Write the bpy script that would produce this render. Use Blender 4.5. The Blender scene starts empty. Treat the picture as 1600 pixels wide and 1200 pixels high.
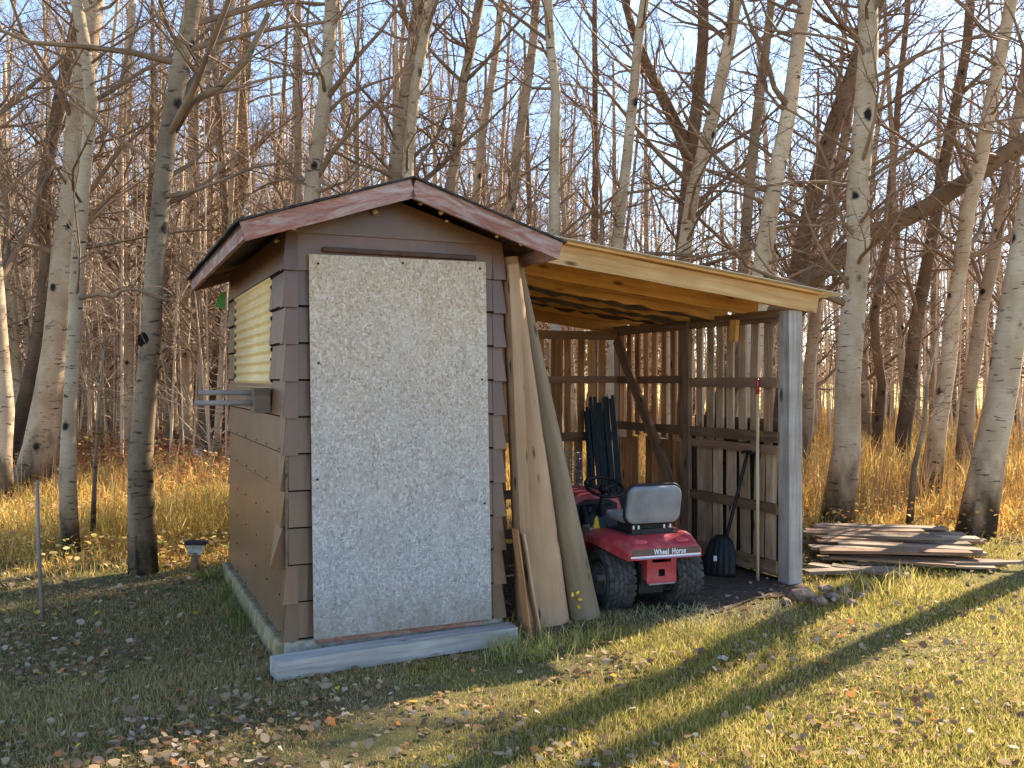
import bpy, math, random
import numpy as np
from mathutils import Vector, Matrix, Quaternion

random.seed(7)
NPR = np.random.default_rng(11)
S = bpy.context.scene
COL = S.collection

# ------------------------------------------------------------------ camera, sky, sun, exposure
F, CAMH, HZ = 1450.0, 1.7, 593.0            # focal length in photo pixels, eye height, horizon row
cd = bpy.data.cameras.new('camera'); cam = bpy.data.objects.new('camera', cd); COL.objects.link(cam)
cam.location = (0, 0, CAMH); cam.rotation_euler = (math.radians(90), 0, 0)
cd.sensor_width = 36; cd.lens = F / 1600 * 36; cd.shift_y = -(600 - HZ) / 1600
cd.clip_start = 0.05; cd.clip_end = 2000
S.camera = cam

SUN_EL = math.radians(35)
SX, SY = 0.72, 0.694                        # horizontal direction towards the sun
w = bpy.data.worlds.new('World'); S.world = w; w.use_nodes = True
nt = w.node_tree; bg = nt.nodes['Background']
sky = nt.nodes.new('ShaderNodeTexSky'); sky.sky_type = 'NISHITA'; sky.sun_disc = False
sky.sun_elevation = SUN_EL; sky.sun_rotation = math.atan2(SX, SY)
sky.air_density = 1.0; sky.dust_density = 0.3; sky.ozone_density = 2.5
nt.links.new(sky.outputs[0], bg.inputs[0]); bg.inputs[1].default_value = 0.11
sl = bpy.data.lights.new('sun', 'SUN'); sl.energy = 5.0; sl.angle = math.radians(0.55); sl.color = (1.0, 0.88, 0.69)
so = bpy.data.objects.new('sun', sl); COL.objects.link(so)
so.rotation_euler = Vector((-SX * math.cos(SUN_EL), -SY * math.cos(SUN_EL), -math.sin(SUN_EL))).to_track_quat('-Z', 'Y').to_euler()
S.view_settings.view_transform = 'Standard'; S.view_settings.look = 'None'
S.view_settings.gamma = 1; S.view_settings.use_curve_mapping = False
S.view_settings.exposure = 1.9
S.cycles.max_bounces = 5; S.cycles.diffuse_bounces = 3; S.cycles.glossy_bounces = 2; S.cycles.transmission_bounces = 3; S.cycles.transparent_max_bounces = 4

def at(px, py, Y): return Vector(((px - 800) / F * Y, Y, CAMH - (py - HZ) / F * Y))
def gnd(px, py): Y = CAMH * F / (py - HZ); return Vector(((px - 800) / F * Y, Y, 0))

# ------------------------------------------------------------------ object helpers
def tag(o, label=None, cat=None, group=None, kind=None):
    if label: o['label'] = label
    if cat: o['category'] = cat
    if group: o['group'] = group
    if kind: o['kind'] = kind
    return o
def empty(name, loc=(0, 0, 0), rz=0, **k):
    o = bpy.data.objects.new(name, None); COL.objects.link(o); o.empty_display_size = 0.1
    o.location = loc; o.rotation_euler = (0, 0, rz); return tag(o, **k)
def link(name, me, mat, parent=None, M=None, **k):
    o = bpy.data.objects.new(name, me); COL.objects.link(o)
    if mat and len(me.materials) == 0: me.materials.append(mat)
    if parent: o.parent = parent
    if M is not None: o.matrix_basis = M
    return tag(o, **k)

class MB:
    def __init__(s): s.v = []; s.f = []; s.sm = []
    def add(s, vs, fs, smooth=False):
        b = len(s.v); s.v += [tuple(x) for x in vs]
        for q in fs: s.f.append([b + i for i in q]); s.sm.append(smooth)
    def box(s, x0, x1, y0, y1, z0, z1):
        s.add([(x0,y0,z0),(x1,y0,z0),(x1,y1,z0),(x0,y1,z0),(x0,y0,z1),(x1,y0,z1),(x1,y1,z1),(x0,y1,z1)],
              [(0,3,2,1),(4,5,6,7),(0,1,5,4),(1,2,6,5),(2,3,7,6),(3,0,4,7)])
    def hexa(s, p):  # 8 points, bottom loop then top loop
        s.add(p, [(0,3,2,1),(4,5,6,7),(0,1,5,4),(1,2,6,5),(2,3,7,6),(3,0,4,7)])
    def tube(s, pts, rad, n=6, cap=True, smooth=True, rnd=None):
        pts = [Vector(p) for p in pts]; m = len(pts)
        t = (pts[1] - pts[0]).normalized()
        a = t.orthogonal().normalized(); vs = []
        for i, p in enumerate(pts):
            if i == 0: d = pts[1] - p
            elif i == m - 1: d = p - pts[i - 1]
            else: d = pts[i + 1] - pts[i - 1]
            d.normalize(); a = (a - d * a.dot(d))
            if a.length < 1e-6: a = d.orthogonal()
            a.normalize(); b = d.cross(a); r = rad[i]
            for k in range(n):
                th = 2 * math.pi * k / n; rr = r * (1 + (rnd.uniform(-.07, .07) if rnd else 0))
                vs.append(p + a * (rr * math.cos(th)) + b * (rr * math.sin(th)))
        fs = [(i*n+k, i*n+(k+1) % n, (i+1)*n+(k+1) % n, (i+1)*n+k) for i in range(m-1) for k in range(n)]
        if cap: fs.append(tuple(range(n-1, -1, -1))); fs.append(tuple((m-1)*n+k for k in range(n)))
        s.add(vs, fs, smooth)
    def prism(s, poly, axis, a0, a1, smooth=False):  # poly in the two other axes
        n = len(poly)
        def mk(p, a): return {'x': (a, p[0], p[1]), 'y': (p[0], a, p[1]), 'z': (p[0], p[1], a)}[axis]
        vs = [mk(p, a0) for p in poly] + [mk(p, a1) for p in poly]
        s.add(vs, [tuple(range(n-1, -1, -1)), tuple(range(n, 2*n))] + [(k, (k+1) % n, n+(k+1) % n, n+k) for k in range(n)], smooth)
    def lathe(s, prof, n=28, closed=True, center=(0, 0, 0)):   # profile (x, r) round the x axis
        m = len(prof); vs = []
        for k in range(n):
            th = 2 * math.pi * k / n
            for x, r in prof: vs.append((center[0]+x, center[1]+r*math.cos(th), center[2]+r*math.sin(th)))
        fs = []
        for k in range(n):
            for j in range(m if closed else m-1):
                j2 = (j+1) % m; k2 = (k+1) % n
                fs.append((k*m+j, k*m+j2, k2*m+j2, k2*m+j))
        s.add(vs, fs, True)
    def mesh(s, name):
        me = bpy.data.meshes.new(name); me.from_pydata(s.v, [], s.f); me.update()
        me.polygons.foreach_set('use_smooth', s.sm); return me
    def build(s, name, mat, parent=None, M=None, bevel=0, **k):
        o = link(name, s.mesh(name), mat, parent, M, **k)
        if bevel:
            b = o.modifiers.new('bevel', 'BEVEL'); b.width = bevel; b.segments = 2; b.limit_method = 'ANGLE'
        return o

def frame(p0, p1, up=(0, 0, 1)):
    x = (Vector(p1) - Vector(p0)); L = x.length; x.normalize(); u = Vector(up)
    y = u.cross(x)
    if y.length < 1e-4: y = Vector((0, 1, 0)).cross(x)
    y.normalize(); z = x.cross(y)
    M = Matrix.Identity(4)
    for i, a in enumerate((x, y, z)):
        for j in range(3): M[j][i] = a[j]
    M.translation = Vector(p0); return M, L
def plank(name, parent, p0, p1, wid, th, mat, up=(0, 0, 1), seg=5, jit=0.003, wane=0, **k):
    """sawn board: length on local x, width on local y, thickness on local z (up side)"""
    M, L = frame(p0, p1, up); r = random; vs = []; bow = r.uniform(-1, 1) * jit * 1.5
    if wane: seg = max(seg, int(L / 0.09))
    for i in range(seg + 1):
        t = i / seg; b = bow * math.sin(math.pi * t)
        wa = wid / 2 + r.uniform(-jit, jit) - wane * r.random(); wb = wid / 2 + r.uniform(-jit, jit) - wane * r.random()
        ex = r.uniform(-jit, jit) * 2 if i in (0, seg) else 0
        x = L * t
        vs += [(x+ex, -wa, b-th/2), (x-ex, wb, b-th/2), (x-ex, wb, b+th/2), (x+ex, -wa, b+th/2)]
    fs = [(0, 1, 2, 3), (4*seg+3, 4*seg+2, 4*seg+1, 4*seg)]
    for i in range(seg):
        for q in range(4): fs.append((4*i+q, 4*(i+1)+q, 4*(i+1)+(q+1) % 4, 4*i+(q+1) % 4))
    mb = MB(); mb.add(vs, fs)
    return mb.build(name, mat, parent, M, **k)

def np_mesh(name, V, Fa, nper, col=None):
    """V (n,3); Fa (m,nper) faces; col (n,3) stored as point colour"""
    me = bpy.data.meshes.new(name); n = len(V); m = len(Fa)
    me.vertices.add(n); me.vertices.foreach_set('co', V.astype(np.float32).ravel())
    me.loops.add(m * nper); me.loops.foreach_set('vertex_index', Fa.astype(np.int32).ravel())
    me.polygons.add(m); me.polygons.foreach_set('loop_start', np.arange(0, m * nper, nper, dtype=np.int32))
    me.update(calc_edges=True)
    if col is not None:
        at_ = me.color_attributes.new('Col', 'FLOAT_COLOR', 'POINT')
        c = np.ones((n, 4), np.float32); c[:, :3] = col; at_.data.foreach_set('color', c.ravel())
    return me

# ------------------------------------------------------------------ materials
def new_mat(name, rough=0.8, spec=0.3, metal=0.0):
    m = bpy.data.materials.new(name); m.use_nodes = True; t = m.node_tree; b = t.nodes['Principled BSDF']
    b.inputs['Roughness'].default_value = rough; b.inputs['Specular IOR Level'].default_value = spec
    b.inputs['Metallic'].default_value = metal
    return m, t, b
def N(t, typ, **k):
    n = t.nodes.new(typ)
    for a, v in k.items():
        if a in n.inputs: n.inputs[a].default_value = v
        else: setattr(n, a, v)
    return n
def ramp(t, src, stops, interp='LINEAR'):
    r = t.nodes.new('ShaderNodeValToRGB'); r.color_ramp.interpolation = interp
    e = r.color_ramp.elements
    while len(e) < len(stops): e.new(0.5)
    for x, (p, c) in zip(e, stops):
        x.position = p; x.color = (*c, 1) if len(c) == 3 else c
    t.links.new(src, r.inputs[0]); return r.outputs[0]
def coords(t, scale, rnd=True, out='Object', rot=(0, 0, 0)):
    tc = N(t, 'ShaderNodeTexCoord'); mp = N(t, 'ShaderNodeMapping'); mp.inputs['Scale'].default_value = scale
    mp.inputs['Rotation'].default_value = rot
    t.links.new(tc.outputs[out], mp.inputs[0])
    if rnd:
        oi = N(t, 'ShaderNodeObjectInfo'); ml = N(t, 'ShaderNodeMath', operation='MULTIPLY'); ml.inputs[1].default_value = 37
        t.links.new(oi.outputs['Random'], ml.inputs[0]); t.links.new(ml.outputs[0], mp.inputs['Location'])
    return mp.outputs[0]
def noise(t, vec, scale=1, detail=4, rough=0.55, dist=0):
    n = N(t, 'ShaderNodeTexNoise', Scale=scale, Detail=detail, Roughness=rough, Distortion=dist)
    t.links.new(vec, n.inputs['Vector']); return n.outputs[0]
def mixc(t, fac, a, b, mode='MIX'):
    m = N(t, 'ShaderNodeMix', data_type='RGBA', blend_type=mode)
    for sock, v in ((m.inputs[0], fac), (m.inputs[6], a), (m.inputs[7], b)):
        if hasattr(v, 'is_linked') or hasattr(v, 'links'): t.links.new(v, sock)
        elif isinstance(v, (int, float)): sock.default_value = v
        else: sock.default_value = (*v, 1)
    return m.outputs[2]
def bump(t, b, h, strength=0.3, dist=0.01):
    n = N(t, 'ShaderNodeBump', Strength=strength, Distance=dist)
    t.links.new(h, n.inputs['Height']); t.links.new(n.outputs[0], b.inputs['Normal'])
def vary(t, col, lo=0.75, hi=1.2):
    oi = N(t, 'ShaderNodeObjectInfo'); mr = N(t, 'ShaderNodeMapRange'); mr.inputs[3].default_value = lo; mr.inputs[4].default_value = hi
    t.links.new(oi.outputs['Random'], mr.inputs[0])
    cx = N(t, 'ShaderNodeVectorMath', operation='SCALE'); t.links.new(col, cx.inputs[0]); t.links.new(mr.outputs[0], cx.inputs['Scale'])
    return cx.outputs[0]

def wood(name, dark, mid, light, grain=1.0, rough=0.85, lo=0.75, hi=1.2, knots=True, axis='x', ksc=1.0):
    m, t, b = new_mat(name, rough, 0.2)
    sc = {'x': (1.3, 26, 26), 'y': (26, 1.3, 26), 'z': (26, 26, 1.3)}[axis]
    v = coords(t, tuple(q * grain for q in sc))
    g = noise(t, v, 1, 6, 0.65, 0.6)
    c = ramp(t, g, [(0.25, dark), (0.5, mid), (0.75, light)])
    v2 = coords(t, (2.5, 5, 5)); big = noise(t, v2, 1, 3)
    c = mixc(t, ramp(t, big, [(0.35, (0, 0, 0)), (0.7, (0.55, 0.55, 0.55))]), c, dark)
    if knots:
        ks = {'x': (2.2, 7, 7), 'y': (7, 2.2, 7), 'z': (7, 7, 2.2)}[axis]
        vo = N(t, 'ShaderNodeTexVoronoi', Scale=1.0); t.links.new(coords(t, tuple(q * ksc for q in ks)), vo.inputs['Vector'])
        k = ramp(t, vo.outputs['Distance'], [(0.08, (1, 1, 1)), (0.17, (0, 0, 0))])
        c = mixc(t, k, c, tuple(q * 0.35 for q in dark))
    t.links.new(vary(t, c, lo, hi), b.inputs['Base Color']); bump(t, b, g, 0.35, 0.004)
    return m

def plain(name, col, rough=0.6, spec=0.4, metal=0.0, var=0.25, sc=9):
    m, t, b = new_mat(name, rough, spec, metal)
    g = noise(t, coords(t, (sc, sc, sc)), 1, 5)
    c = ramp(t, g, [(0.3, tuple(q * (1 - var) for q in col)), (0.7, tuple(min(1, q * (1 + var)) for q in col))])
    t.links.new(c, b.inputs['Base Color'])
    r = ramp(t, noise(t, coords(t, (sc*3,)*3), 1, 3), [(0.3, (rough*.8,)*3), (0.7, (min(1, rough*1.2),)*3)])
    t.links.new(r, b.inputs['Roughness']); bump(t, b, g, 0.12, 0.003)
    return m

def foliage(name, trans=0.45):
    m = bpy.data.materials.new(name); m.use_nodes = True; t = m.node_tree; t.nodes.clear()
    o = N(t, 'ShaderNodeOutputMaterial'); a = N(t, 'ShaderNodeAttribute', attribute_name='Col')
    d = N(t, 'ShaderNodeBsdfDiffuse'); tr = N(t, 'ShaderNodeBsdfTranslucent'); mx = N(t, 'ShaderNodeMixShader'); mx.inputs[0].default_value = trans
    t.links.new(a.outputs[0], d.inputs[0]); t.links.new(a.outputs[0], tr.inputs[0])
    t.links.new(d.outputs[0], mx.inputs[1]); t.links.new(tr.outputs[0], mx.inputs[2]); t.links.new(mx.outputs[0], o.inputs[0])
    return m

def bark(name, pale, shade, dark, base=True, marks=1.0, hbase=0.9):
    m, t, b = new_mat(name, 0.8, 0.2)
    v = coords(t, (2.2, 2.2, 1.3)); g = noise(t, v, 1.6, 4)
    c = ramp(t, g, [(0.3, shade), (0.65, pale)])
    fine = noise(t, coords(t, (9, 9, 60)), 1, 4, 0.6)
    c = mixc(t, ramp(t, fine, [(0.35, (0.35,)*3), (0.6, (0, 0, 0))]), c, shade)
    ln = noise(t, coords(t, (7, 7, 32)), 1, 2, 0.5, 0.3)
    lm = ramp(t, ln, [(0.66 - 0.03 * marks, (0, 0, 0)), (0.70, (0.9,)*3)])
    c = mixc(t, lm, c, dark)
    vo = N(t, 'ShaderNodeTexVoronoi', Scale=1.0); t.links.new(coords(t, (3.1, 3.1, 2.3)), vo.inputs['Vector'])
    wv = N(t, 'ShaderNodeTexNoise', Scale=9.0, Detail=3.0); t.links.new(coords(t, (1, 1, 1)), wv.inputs['Vector'])
    dd = N(t, 'ShaderNodeMath', operation='MULTIPLY_ADD'); dd.inputs[1].default_value = 0.30; t.links.new(wv.outputs[0], dd.inputs[0]); t.links.new(vo.outputs['Distance'], dd.inputs[2])
    k = ramp(t, dd.outputs[0], [(0.24, (1, 1, 1)), (0.33, (0, 0, 0))])
    c = mixc(t, k, c, tuple(q * 0.5 for q in dark))
    bl = ramp(t, noise(t, coords(t, (3.0, 3.0, 5.5)), 1, 6, 0.7, 0.5), [(0.62, (0, 0, 0)), (0.69, (0.85 * min(1, marks * .7),)*3)])
    c = mixc(t, bl, c, tuple(q * 1.5 for q in dark))
    if base:
        tc = N(t, 'ShaderNodeTexCoord'); sp = N(t, 'ShaderNodeSeparateXYZ'); t.links.new(tc.outputs['Object'], sp.inputs[0])
        n2 = noise(t, coords(t, (6, 6, 2.5)), 1, 4); ad = N(t, 'ShaderNodeMath', operation='MULTIPLY_ADD')
        t.links.new(n2, ad.inputs[0]); ad.inputs[1].default_value = -1.9; t.links.new(sp.outputs[2], ad.inputs[2])
        mr = N(t, 'ShaderNodeMapRange'); mr.inputs[1].default_value = -0.95; mr.inputs[2].default_value = hbase - 0.95; mr.inputs[3].default_value = 0.95; mr.inputs[4].default_value = 0
        t.links.new(ad.outputs[0], mr.inputs[0]); c = mixc(t, mr.outputs[0], c, tuple(q * 0.9 for q in dark))
    t.links.new(vary(t, c, 0.8, 1.12), b.inputs['Base Color']); bump(t, b, fine, 0.3, 0.01)
    return m

M = {}
M['aspen'] = bark('aspen_bark', (0.58, 0.445, 0.30), (0.37, 0.25, 0.145), (0.035, 0.028, 0.022))
M['aspen_grey'] = bark('grey_aspen_bark', (0.45, 0.33, 0.215), (0.25, 0.163, 0.095), (0.03, 0.025, 0.02), marks=1.6, hbase=1.5)
M['poplar'] = bark('brown_poplar_bark', (0.23, 0.14, 0.075), (0.125, 0.073, 0.04), (0.03, 0.022, 0.018), marks=1.8, hbase=2.5)
M['snag'] = bark('weathered_snag_bark', (0.33, 0.24, 0.15), (0.15, 0.10, 0.062), (0.03, 0.025, 0.02), marks=2.4, hbase=0.4)
M['twig'] = plain('twig_bark', (0.22, 0.137, 0.08), 0.8, 0.2, var=0.4, sc=2)
def siding_mat():
    m, t, b = new_mat('brown_painted_siding', 0.36, 0.7)
    big = noise(t, coords(t, (3, 3, 3)), 1, 4); c = ramp(t, big, [(0.3, (0.125, 0.052, 0.020)), (0.7, (0.175, 0.076, 0.030))])
    st = noise(t, coords(t, (16, 16, 1.2)), 1, 4, 0.6); c = mixc(t, ramp(t, st, [(0.52, (0, 0, 0)), (0.75, (0.3,)*3)]), c, (0.21, 0.115, 0.06))
    ch = ramp(t, noise(t, coords(t, (60, 60, 60)), 1, 4, 0.7), [(0.70, (0, 0, 0)), (0.74, (0.8,)*3)]); c = mixc(t, ch, c, (0.34, 0.27, 0.20))
    tc = N(t, 'ShaderNodeTexCoord'); sp = N(t, 'ShaderNodeSeparateXYZ'); t.links.new(tc.outputs['Object'], sp.inputs[0])
    n2 = noise(t, coords(t, (14, 14, 5)), 1, 5, 0.7); ad = N(t, 'ShaderNodeMath', operation='MULTIPLY_ADD'); ad.inputs[1].default_value = -0.9; t.links.new(n2, ad.inputs[0]); t.links.new(sp.outputs[2], ad.inputs[2])
    mr = N(t, 'ShaderNodeMapRange'); mr.inputs[1].default_value = -0.35; mr.inputs[2].default_value = 0.12; mr.inputs[3].default_value = 0.4; mr.inputs[4].default_value = 0; t.links.new(ad.outputs[0], mr.inputs[0])
    c = mixc(t, mr.outputs[0], c, (0.17, 0.115, 0.075))
    gr = noise(t, coords(t, (30, 30, 240)), 1, 3)
    t.links.new(vary(t, c, 0.80, 1.2), b.inputs['Base Color']); bump(t, b, gr, 0.12, 0.002); return m
M['siding'] = siding_mat()
M['lap_shade_nail'] = plain('dark_lap_shade_and_nail', (0.03, 0.018, 0.011), 0.95, 0.05, var=0.4)  # near-black colour painting the shadow line under each lap; nails share it
M['siding_sub'] = plain('bare_sheathing_under_siding', (0.10, 0.07, 0.05), 0.8)
M['soffit'] = plain('dark_brown_soffit', (0.085, 0.045, 0.03), 0.7, var=0.3)
M['shingle'] = plain('dark_asphalt_shingle', (0.055, 0.052, 0.05), 0.95, 0.1, var=0.4, sc=40)
M['fresh'] = wood('yellow_sawn_lumber', (0.48, 0.25, 0.09), (0.72, 0.43, 0.185), (0.83, 0.57, 0.29), lo=0.85, hi=1.1)
M['rough'] = wood('amber_rough_sawn_board', (0.38, 0.16, 0.04), (0.70, 0.36, 0.10), (0.82, 0.49, 0.17), lo=0.8, hi=1.1)
M['pallet'] = wood('brown_pallet_wood', (0.24, 0.10, 0.04), (0.60, 0.29, 0.12), (0.74, 0.42, 0.20), lo=0.55, hi=1.2)
M['pallet_grey'] = wood('grey_brown_pallet_wood', (0.22, 0.125, 0.07), (0.56, 0.365, 0.225), (0.74, 0.53, 0.35), lo=0.6, hi=1.15)
M['rail'] = wood('dark_pallet_rail', (0.12, 0.065, 0.035), (0.27, 0.155, 0.09), (0.40, 0.25, 0.15), lo=0.7, hi=1.2)
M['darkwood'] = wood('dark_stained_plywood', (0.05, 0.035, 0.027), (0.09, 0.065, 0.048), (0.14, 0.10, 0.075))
M['grey'] = wood('silver_weathered_timber', (0.20, 0.175, 0.15), (0.40, 0.36, 0.325), (0.53, 0.485, 0.445), lo=0.85, hi=1.15)
M['oldplank'] = wood('weathered_grey_brown_plank', (0.15, 0.095, 0.06), (0.34, 0.245, 0.165), (0.48, 0.37, 0.265), lo=0.6, hi=1.25)
M['slab'] = wood('peeled_log_slab', (0.29, 0.165, 0.088), (0.43, 0.265, 0.15), (0.55, 0.365, 0.22), grain=0.35, ksc=1.35, lo=0.95, hi=1.05)
M['slab2'] = wood('greenish_peeled_log', (0.185, 0.125, 0.07), (0.285, 0.20, 0.118), (0.38, 0.28, 0.175), grain=0.35, ksc=1.35, lo=0.95, hi=1.05)
M['yellow'] = plain('pale_yellow_corrugated_plastic', (0.78, 0.55, 0.26), 0.5, 0.3, var=0.10, sc=3)
M['concrete'] = plain('old_concrete', (0.36, 0.32, 0.27), 0.95, 0.1, var=0.4, sc=24)
M['moss'] = plain('mossy_sill_timber', (0.27, 0.215, 0.12), 0.95, 0.1, var=0.45, sc=10)
M['steel'] = plain('dull_grey_steel', (0.30, 0.30, 0.32), 0.45, 0.5, 0.6, var=0.2)
M['bars'] = plain('weathered_pipe', (0.27, 0.22, 0.19), 0.6, 0.3, var=0.25)
M['charred'] = plain('black_bark_scar', (0.02, 0.016, 0.012), 1.0, 0.0, var=0.5, sc=30)
M['galv'] = plain('pale_galvanised_roof_sheet', (0.80, 0.77, 0.66), 0.5, 0.4, 0.0, var=0.1)
M['black'] = plain('black_plastic', (0.014, 0.014, 0.015), 0.5, 0.25, var=0.2)
M['blackmetal'] = plain('dusty_black_metal', (0.03, 0.027, 0.025), 0.65, 0.25, var=0.3)
M['rubber'] = plain('dusty_tyre_rubber', (0.055, 0.052, 0.05), 0.85, 0.25, var=0.55, sc=22)
def worn_red():
    m, t, b = new_mat('faded_red_paint', 0.42, 0.5)
    c = ramp(t, noise(t, coords(t, (6, 6, 6), rnd=False), 1, 4), [(0.3, (0.34, 0.022, 0.03)), (0.7, (0.47, 0.045, 0.055))])
    du = ramp(t, noise(t, coords(t, (9, 9, 14), rnd=False), 1, 6, 0.7), [(0.48, (0, 0, 0)), (0.75, (0.45,)*3)]); c = mixc(t, du, c, (0.36, 0.20, 0.16))
    sc_ = ramp(t, noise(t, coords(t, (14, 70, 70), rnd=False), 1, 4, 0.7), [(0.72, (0, 0, 0)), (0.76, (0.7,)*3)]); c = mixc(t, sc_, c, (0.20, 0.12, 0.10))
    t.links.new(c, b.inputs['Base Color']); t.links.new(ramp(t, du, [(0, (0.35,)*3), (0.45, (0.8,)*3)]), b.inputs['Roughness']); return m
M['red'] = worn_red()
M['redlens'] = plain('pink_red_plastic_lens', (0.58, 0.07, 0.085), 0.25, 0.5, var=0.08)
M['band'] = plain('brown_grey_decal', (0.12, 0.075, 0.06), 0.5, var=0.2)
M['white'] = plain('white_decal', (0.78, 0.77, 0.78), 0.5, var=0.05)
M['blue'] = plain('blue_grey_decal', (0.22, 0.23, 0.40), 0.5, var=0.1)
M['seat'] = plain('grey_vinyl_seat', (0.23, 0.225, 0.225), 0.55, 0.4, var=0.3, sc=6)
M['rim'] = plain('dirty_rim', (0.20, 0.18, 0.165), 0.6, 0.4, 0.3, var=0.3)
M['tpost'] = plain('dark_green_steel_post', (0.010, 0.021, 0.022), 0.45, 0.2, 0.0, var=0.3)
M['tag_yellow'] = plain('yellow_plastic', (0.80, 0.52, 0.03), 0.5, var=0.05)
M['greenplastic'] = plain('green_plastic', (0.06, 0.22, 0.03), 0.5, var=0.15)
M['stone'] = plain('field_stone', (0.25, 0.165, 0.115), 1.0, 0.05, var=0.5, sc=14)
M['handle'] = wood('pale_wooden_handle', (0.50, 0.36, 0.19), (0.66, 0.50, 0.30), (0.75, 0.60, 0.40), knots=False)
M['grass'] = foliage('grass_blades', 0.45)
M['leaf'] = foliage('fallen_leaf', 0.2)

def fascia_mat():
    m, t, b = new_mat('worn_red_brown_fascia_paint', 0.7, 0.3)
    g = noise(t, coords(t, (1.5, 22, 22)), 1, 6, 0.7, 0.4)
    paint = ramp(t, g, [(0.3, (0.22, 0.075, 0.045)), (0.7, (0.40, 0.165, 0.11))])
    wear = ramp(t, noise(t, coords(t, (3.5, 14, 14)), 1, 7, 0.75, 1.2), [(0.42, (0, 0, 0)), (0.60, (0.75,)*3)])
    bare = ramp(t, g, [(0.3, (0.32, 0.235, 0.205)), (0.7, (0.58, 0.47, 0.42))])
    t.links.new(mixc(t, wear, paint, bare), b.inputs['Base Color']); bump(t, b, g, 0.3, 0.003); return m
M['fascia'] = fascia_mat()
def osb_mat():
    m, t, b = new_mat('oriented_strand_board', 0.85, 0.2)
    cols = None; heights = None
    tc = N(t, 'ShaderNodeTexCoord'); sp = N(t, 'ShaderNodeSeparateXYZ'); t.links.new(tc.outputs['Object'], sp.inputs[0])
    base = coords(t, (1, 1, 1), rnd=False); wob = N(t, 'ShaderNodeTexNoise', Scale=7.0, Detail=3.0); t.links.new(base, wob.inputs['Vector'])
    ws = N(t, 'ShaderNodeVectorMath', operation='SCALE'); ws.inputs['Scale'].default_value = 0.035; t.links.new(wob.outputs['Color'], ws.inputs[0])
    for i, (sc, rot) in enumerate((((50, 50, 84), 0.5), ((100, 60, 44), 0.35), ((56, 50, 104), -0.75), ((96, 60, 50), -0.3))):
        mp = N(t, 'ShaderNodeMapping'); mp.inputs['Scale'].default_value = sc; mp.inputs['Rotation'].default_value = (0, rot, 0); mp.inputs['Location'].default_value = (i*3.7, i*1.9, i*5.1)
        ad = N(t, 'ShaderNodeVectorMath', operation='ADD'); t.links.new(base, ad.inputs[0]); t.links.new(ws.outputs[0], ad.inputs[1]); t.links.new(ad.outputs[0], mp.inputs[0])
        vo = N(t, 'ShaderNodeTexVoronoi', Scale=1.0); t.links.new(mp.outputs[0], vo.inputs['Vector'])
        sv = N(t, 'ShaderNodeSeparateColor'); t.links.new(vo.outputs['Color'], sv.inputs[0]); val = sv.outputs[0]
        if cols is None: cols = val
        else:
            gt = N(t, 'ShaderNodeMath', operation='GREATER_THAN'); gt.inputs[1].default_value = 0.58; t.links.new(sv.outputs[1], gt.inputs[0])
            ml = N(t, 'ShaderNodeMix', data_type='FLOAT'); t.links.new(gt.outputs[0], ml.inputs[0])
            t.links.new(cols, ml.inputs[2]); t.links.new(val, ml.inputs[3]); cols = ml.outputs[0]
    fl = noise(t, coords(t, (150, 150, 150)), 1, 2); fm = N(t, 'ShaderNodeMath', operation='MULTIPLY_ADD'); fm.inputs[1].default_value = 0.5; fm.inputs[2].default_value = -0.25; t.links.new(fl, fm.inputs[0])
    fa = N(t, 'ShaderNodeMath', operation='ADD'); t.links.new(cols, fa.inputs[0]); t.links.new(fm.outputs[0], fa.inputs[1]); cols = fa.outputs[0]
    warm = ramp(t, cols, [(0.0, (0.38, 0.25, 0.155)), (0.2, (0.50, 0.365, 0.25)), (0.7, (0.575, 0.445, 0.325)), (1.0, (0.70, 0.585, 0.47))])
    grey = ramp(t, cols, [(0.0, (0.25, 0.225, 0.205)), (0.2, (0.345, 0.32, 0.30)), (0.7, (0.405, 0.38, 0.36)), (1.0, (0.55, 0.525, 0.50))])
    # the rain-washed lower two thirds has turned grey
    n2 = noise(t, coords(t, (2.2, 2.2, 2.2)), 1, 4); ad = N(t, 'ShaderNodeMath', operation='MULTIPLY_ADD'); ad.inputs[1].default_value = 0.9
    t.links.new(n2, ad.inputs[0]); t.links.new(sp.outputs[2], ad.inputs[2])
    mr = N(t, 'ShaderNodeMapRange'); mr.inputs[1].default_value = 1.15; mr.inputs[2].default_value = 2.55; t.links.new(ad.outputs[0], mr.inputs[0])
    c = mixc(t, mr.outputs[0], grey, warm)
    dk = ramp(t, noise(t, coords(t, (45, 45, 45)), 1, 4, 0.7), [(0.68, (0, 0, 0)), (0.76, (0.7,)*3)])
    c = mixc(t, dk, c, (0.12, 0.085, 0.06))
    run = ramp(t, noise(t, coords(t, (11, 11, 0.7)), 1, 4, 0.6), [(0.55, (0, 0, 0)), (0.75, (0.35,)*3)]); c = mixc(t, run, c, (0.40, 0.33, 0.27))
    bl_ = ramp(t, noise(t, coords(t, (3.2, 3.2, 2.4)), 1, 5, 0.65), [(0.5, (0, 0, 0)), (0.72, (0.30,)*3)]); c = mixc(t, bl_, c, (0.62, 0.56, 0.50))
    rust = ramp(t, noise(t, coords(t, (20, 20, 20)), 1, 3, 0.6), [(0.72, (0, 0, 0)), (0.78, (0.5,)*3)]); c = mixc(t, rust, c, (0.42, 0.22, 0.10))
    n3 = noise(t, coords(t, (9, 9, 4)), 1, 5, 0.7); ad3 = N(t, 'ShaderNodeMath', operation='MULTIPLY_ADD'); ad3.inputs[1].default_value = -0.6; t.links.new(n3, ad3.inputs[0]); t.links.new(sp.outputs[2], ad3.inputs[2])
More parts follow.
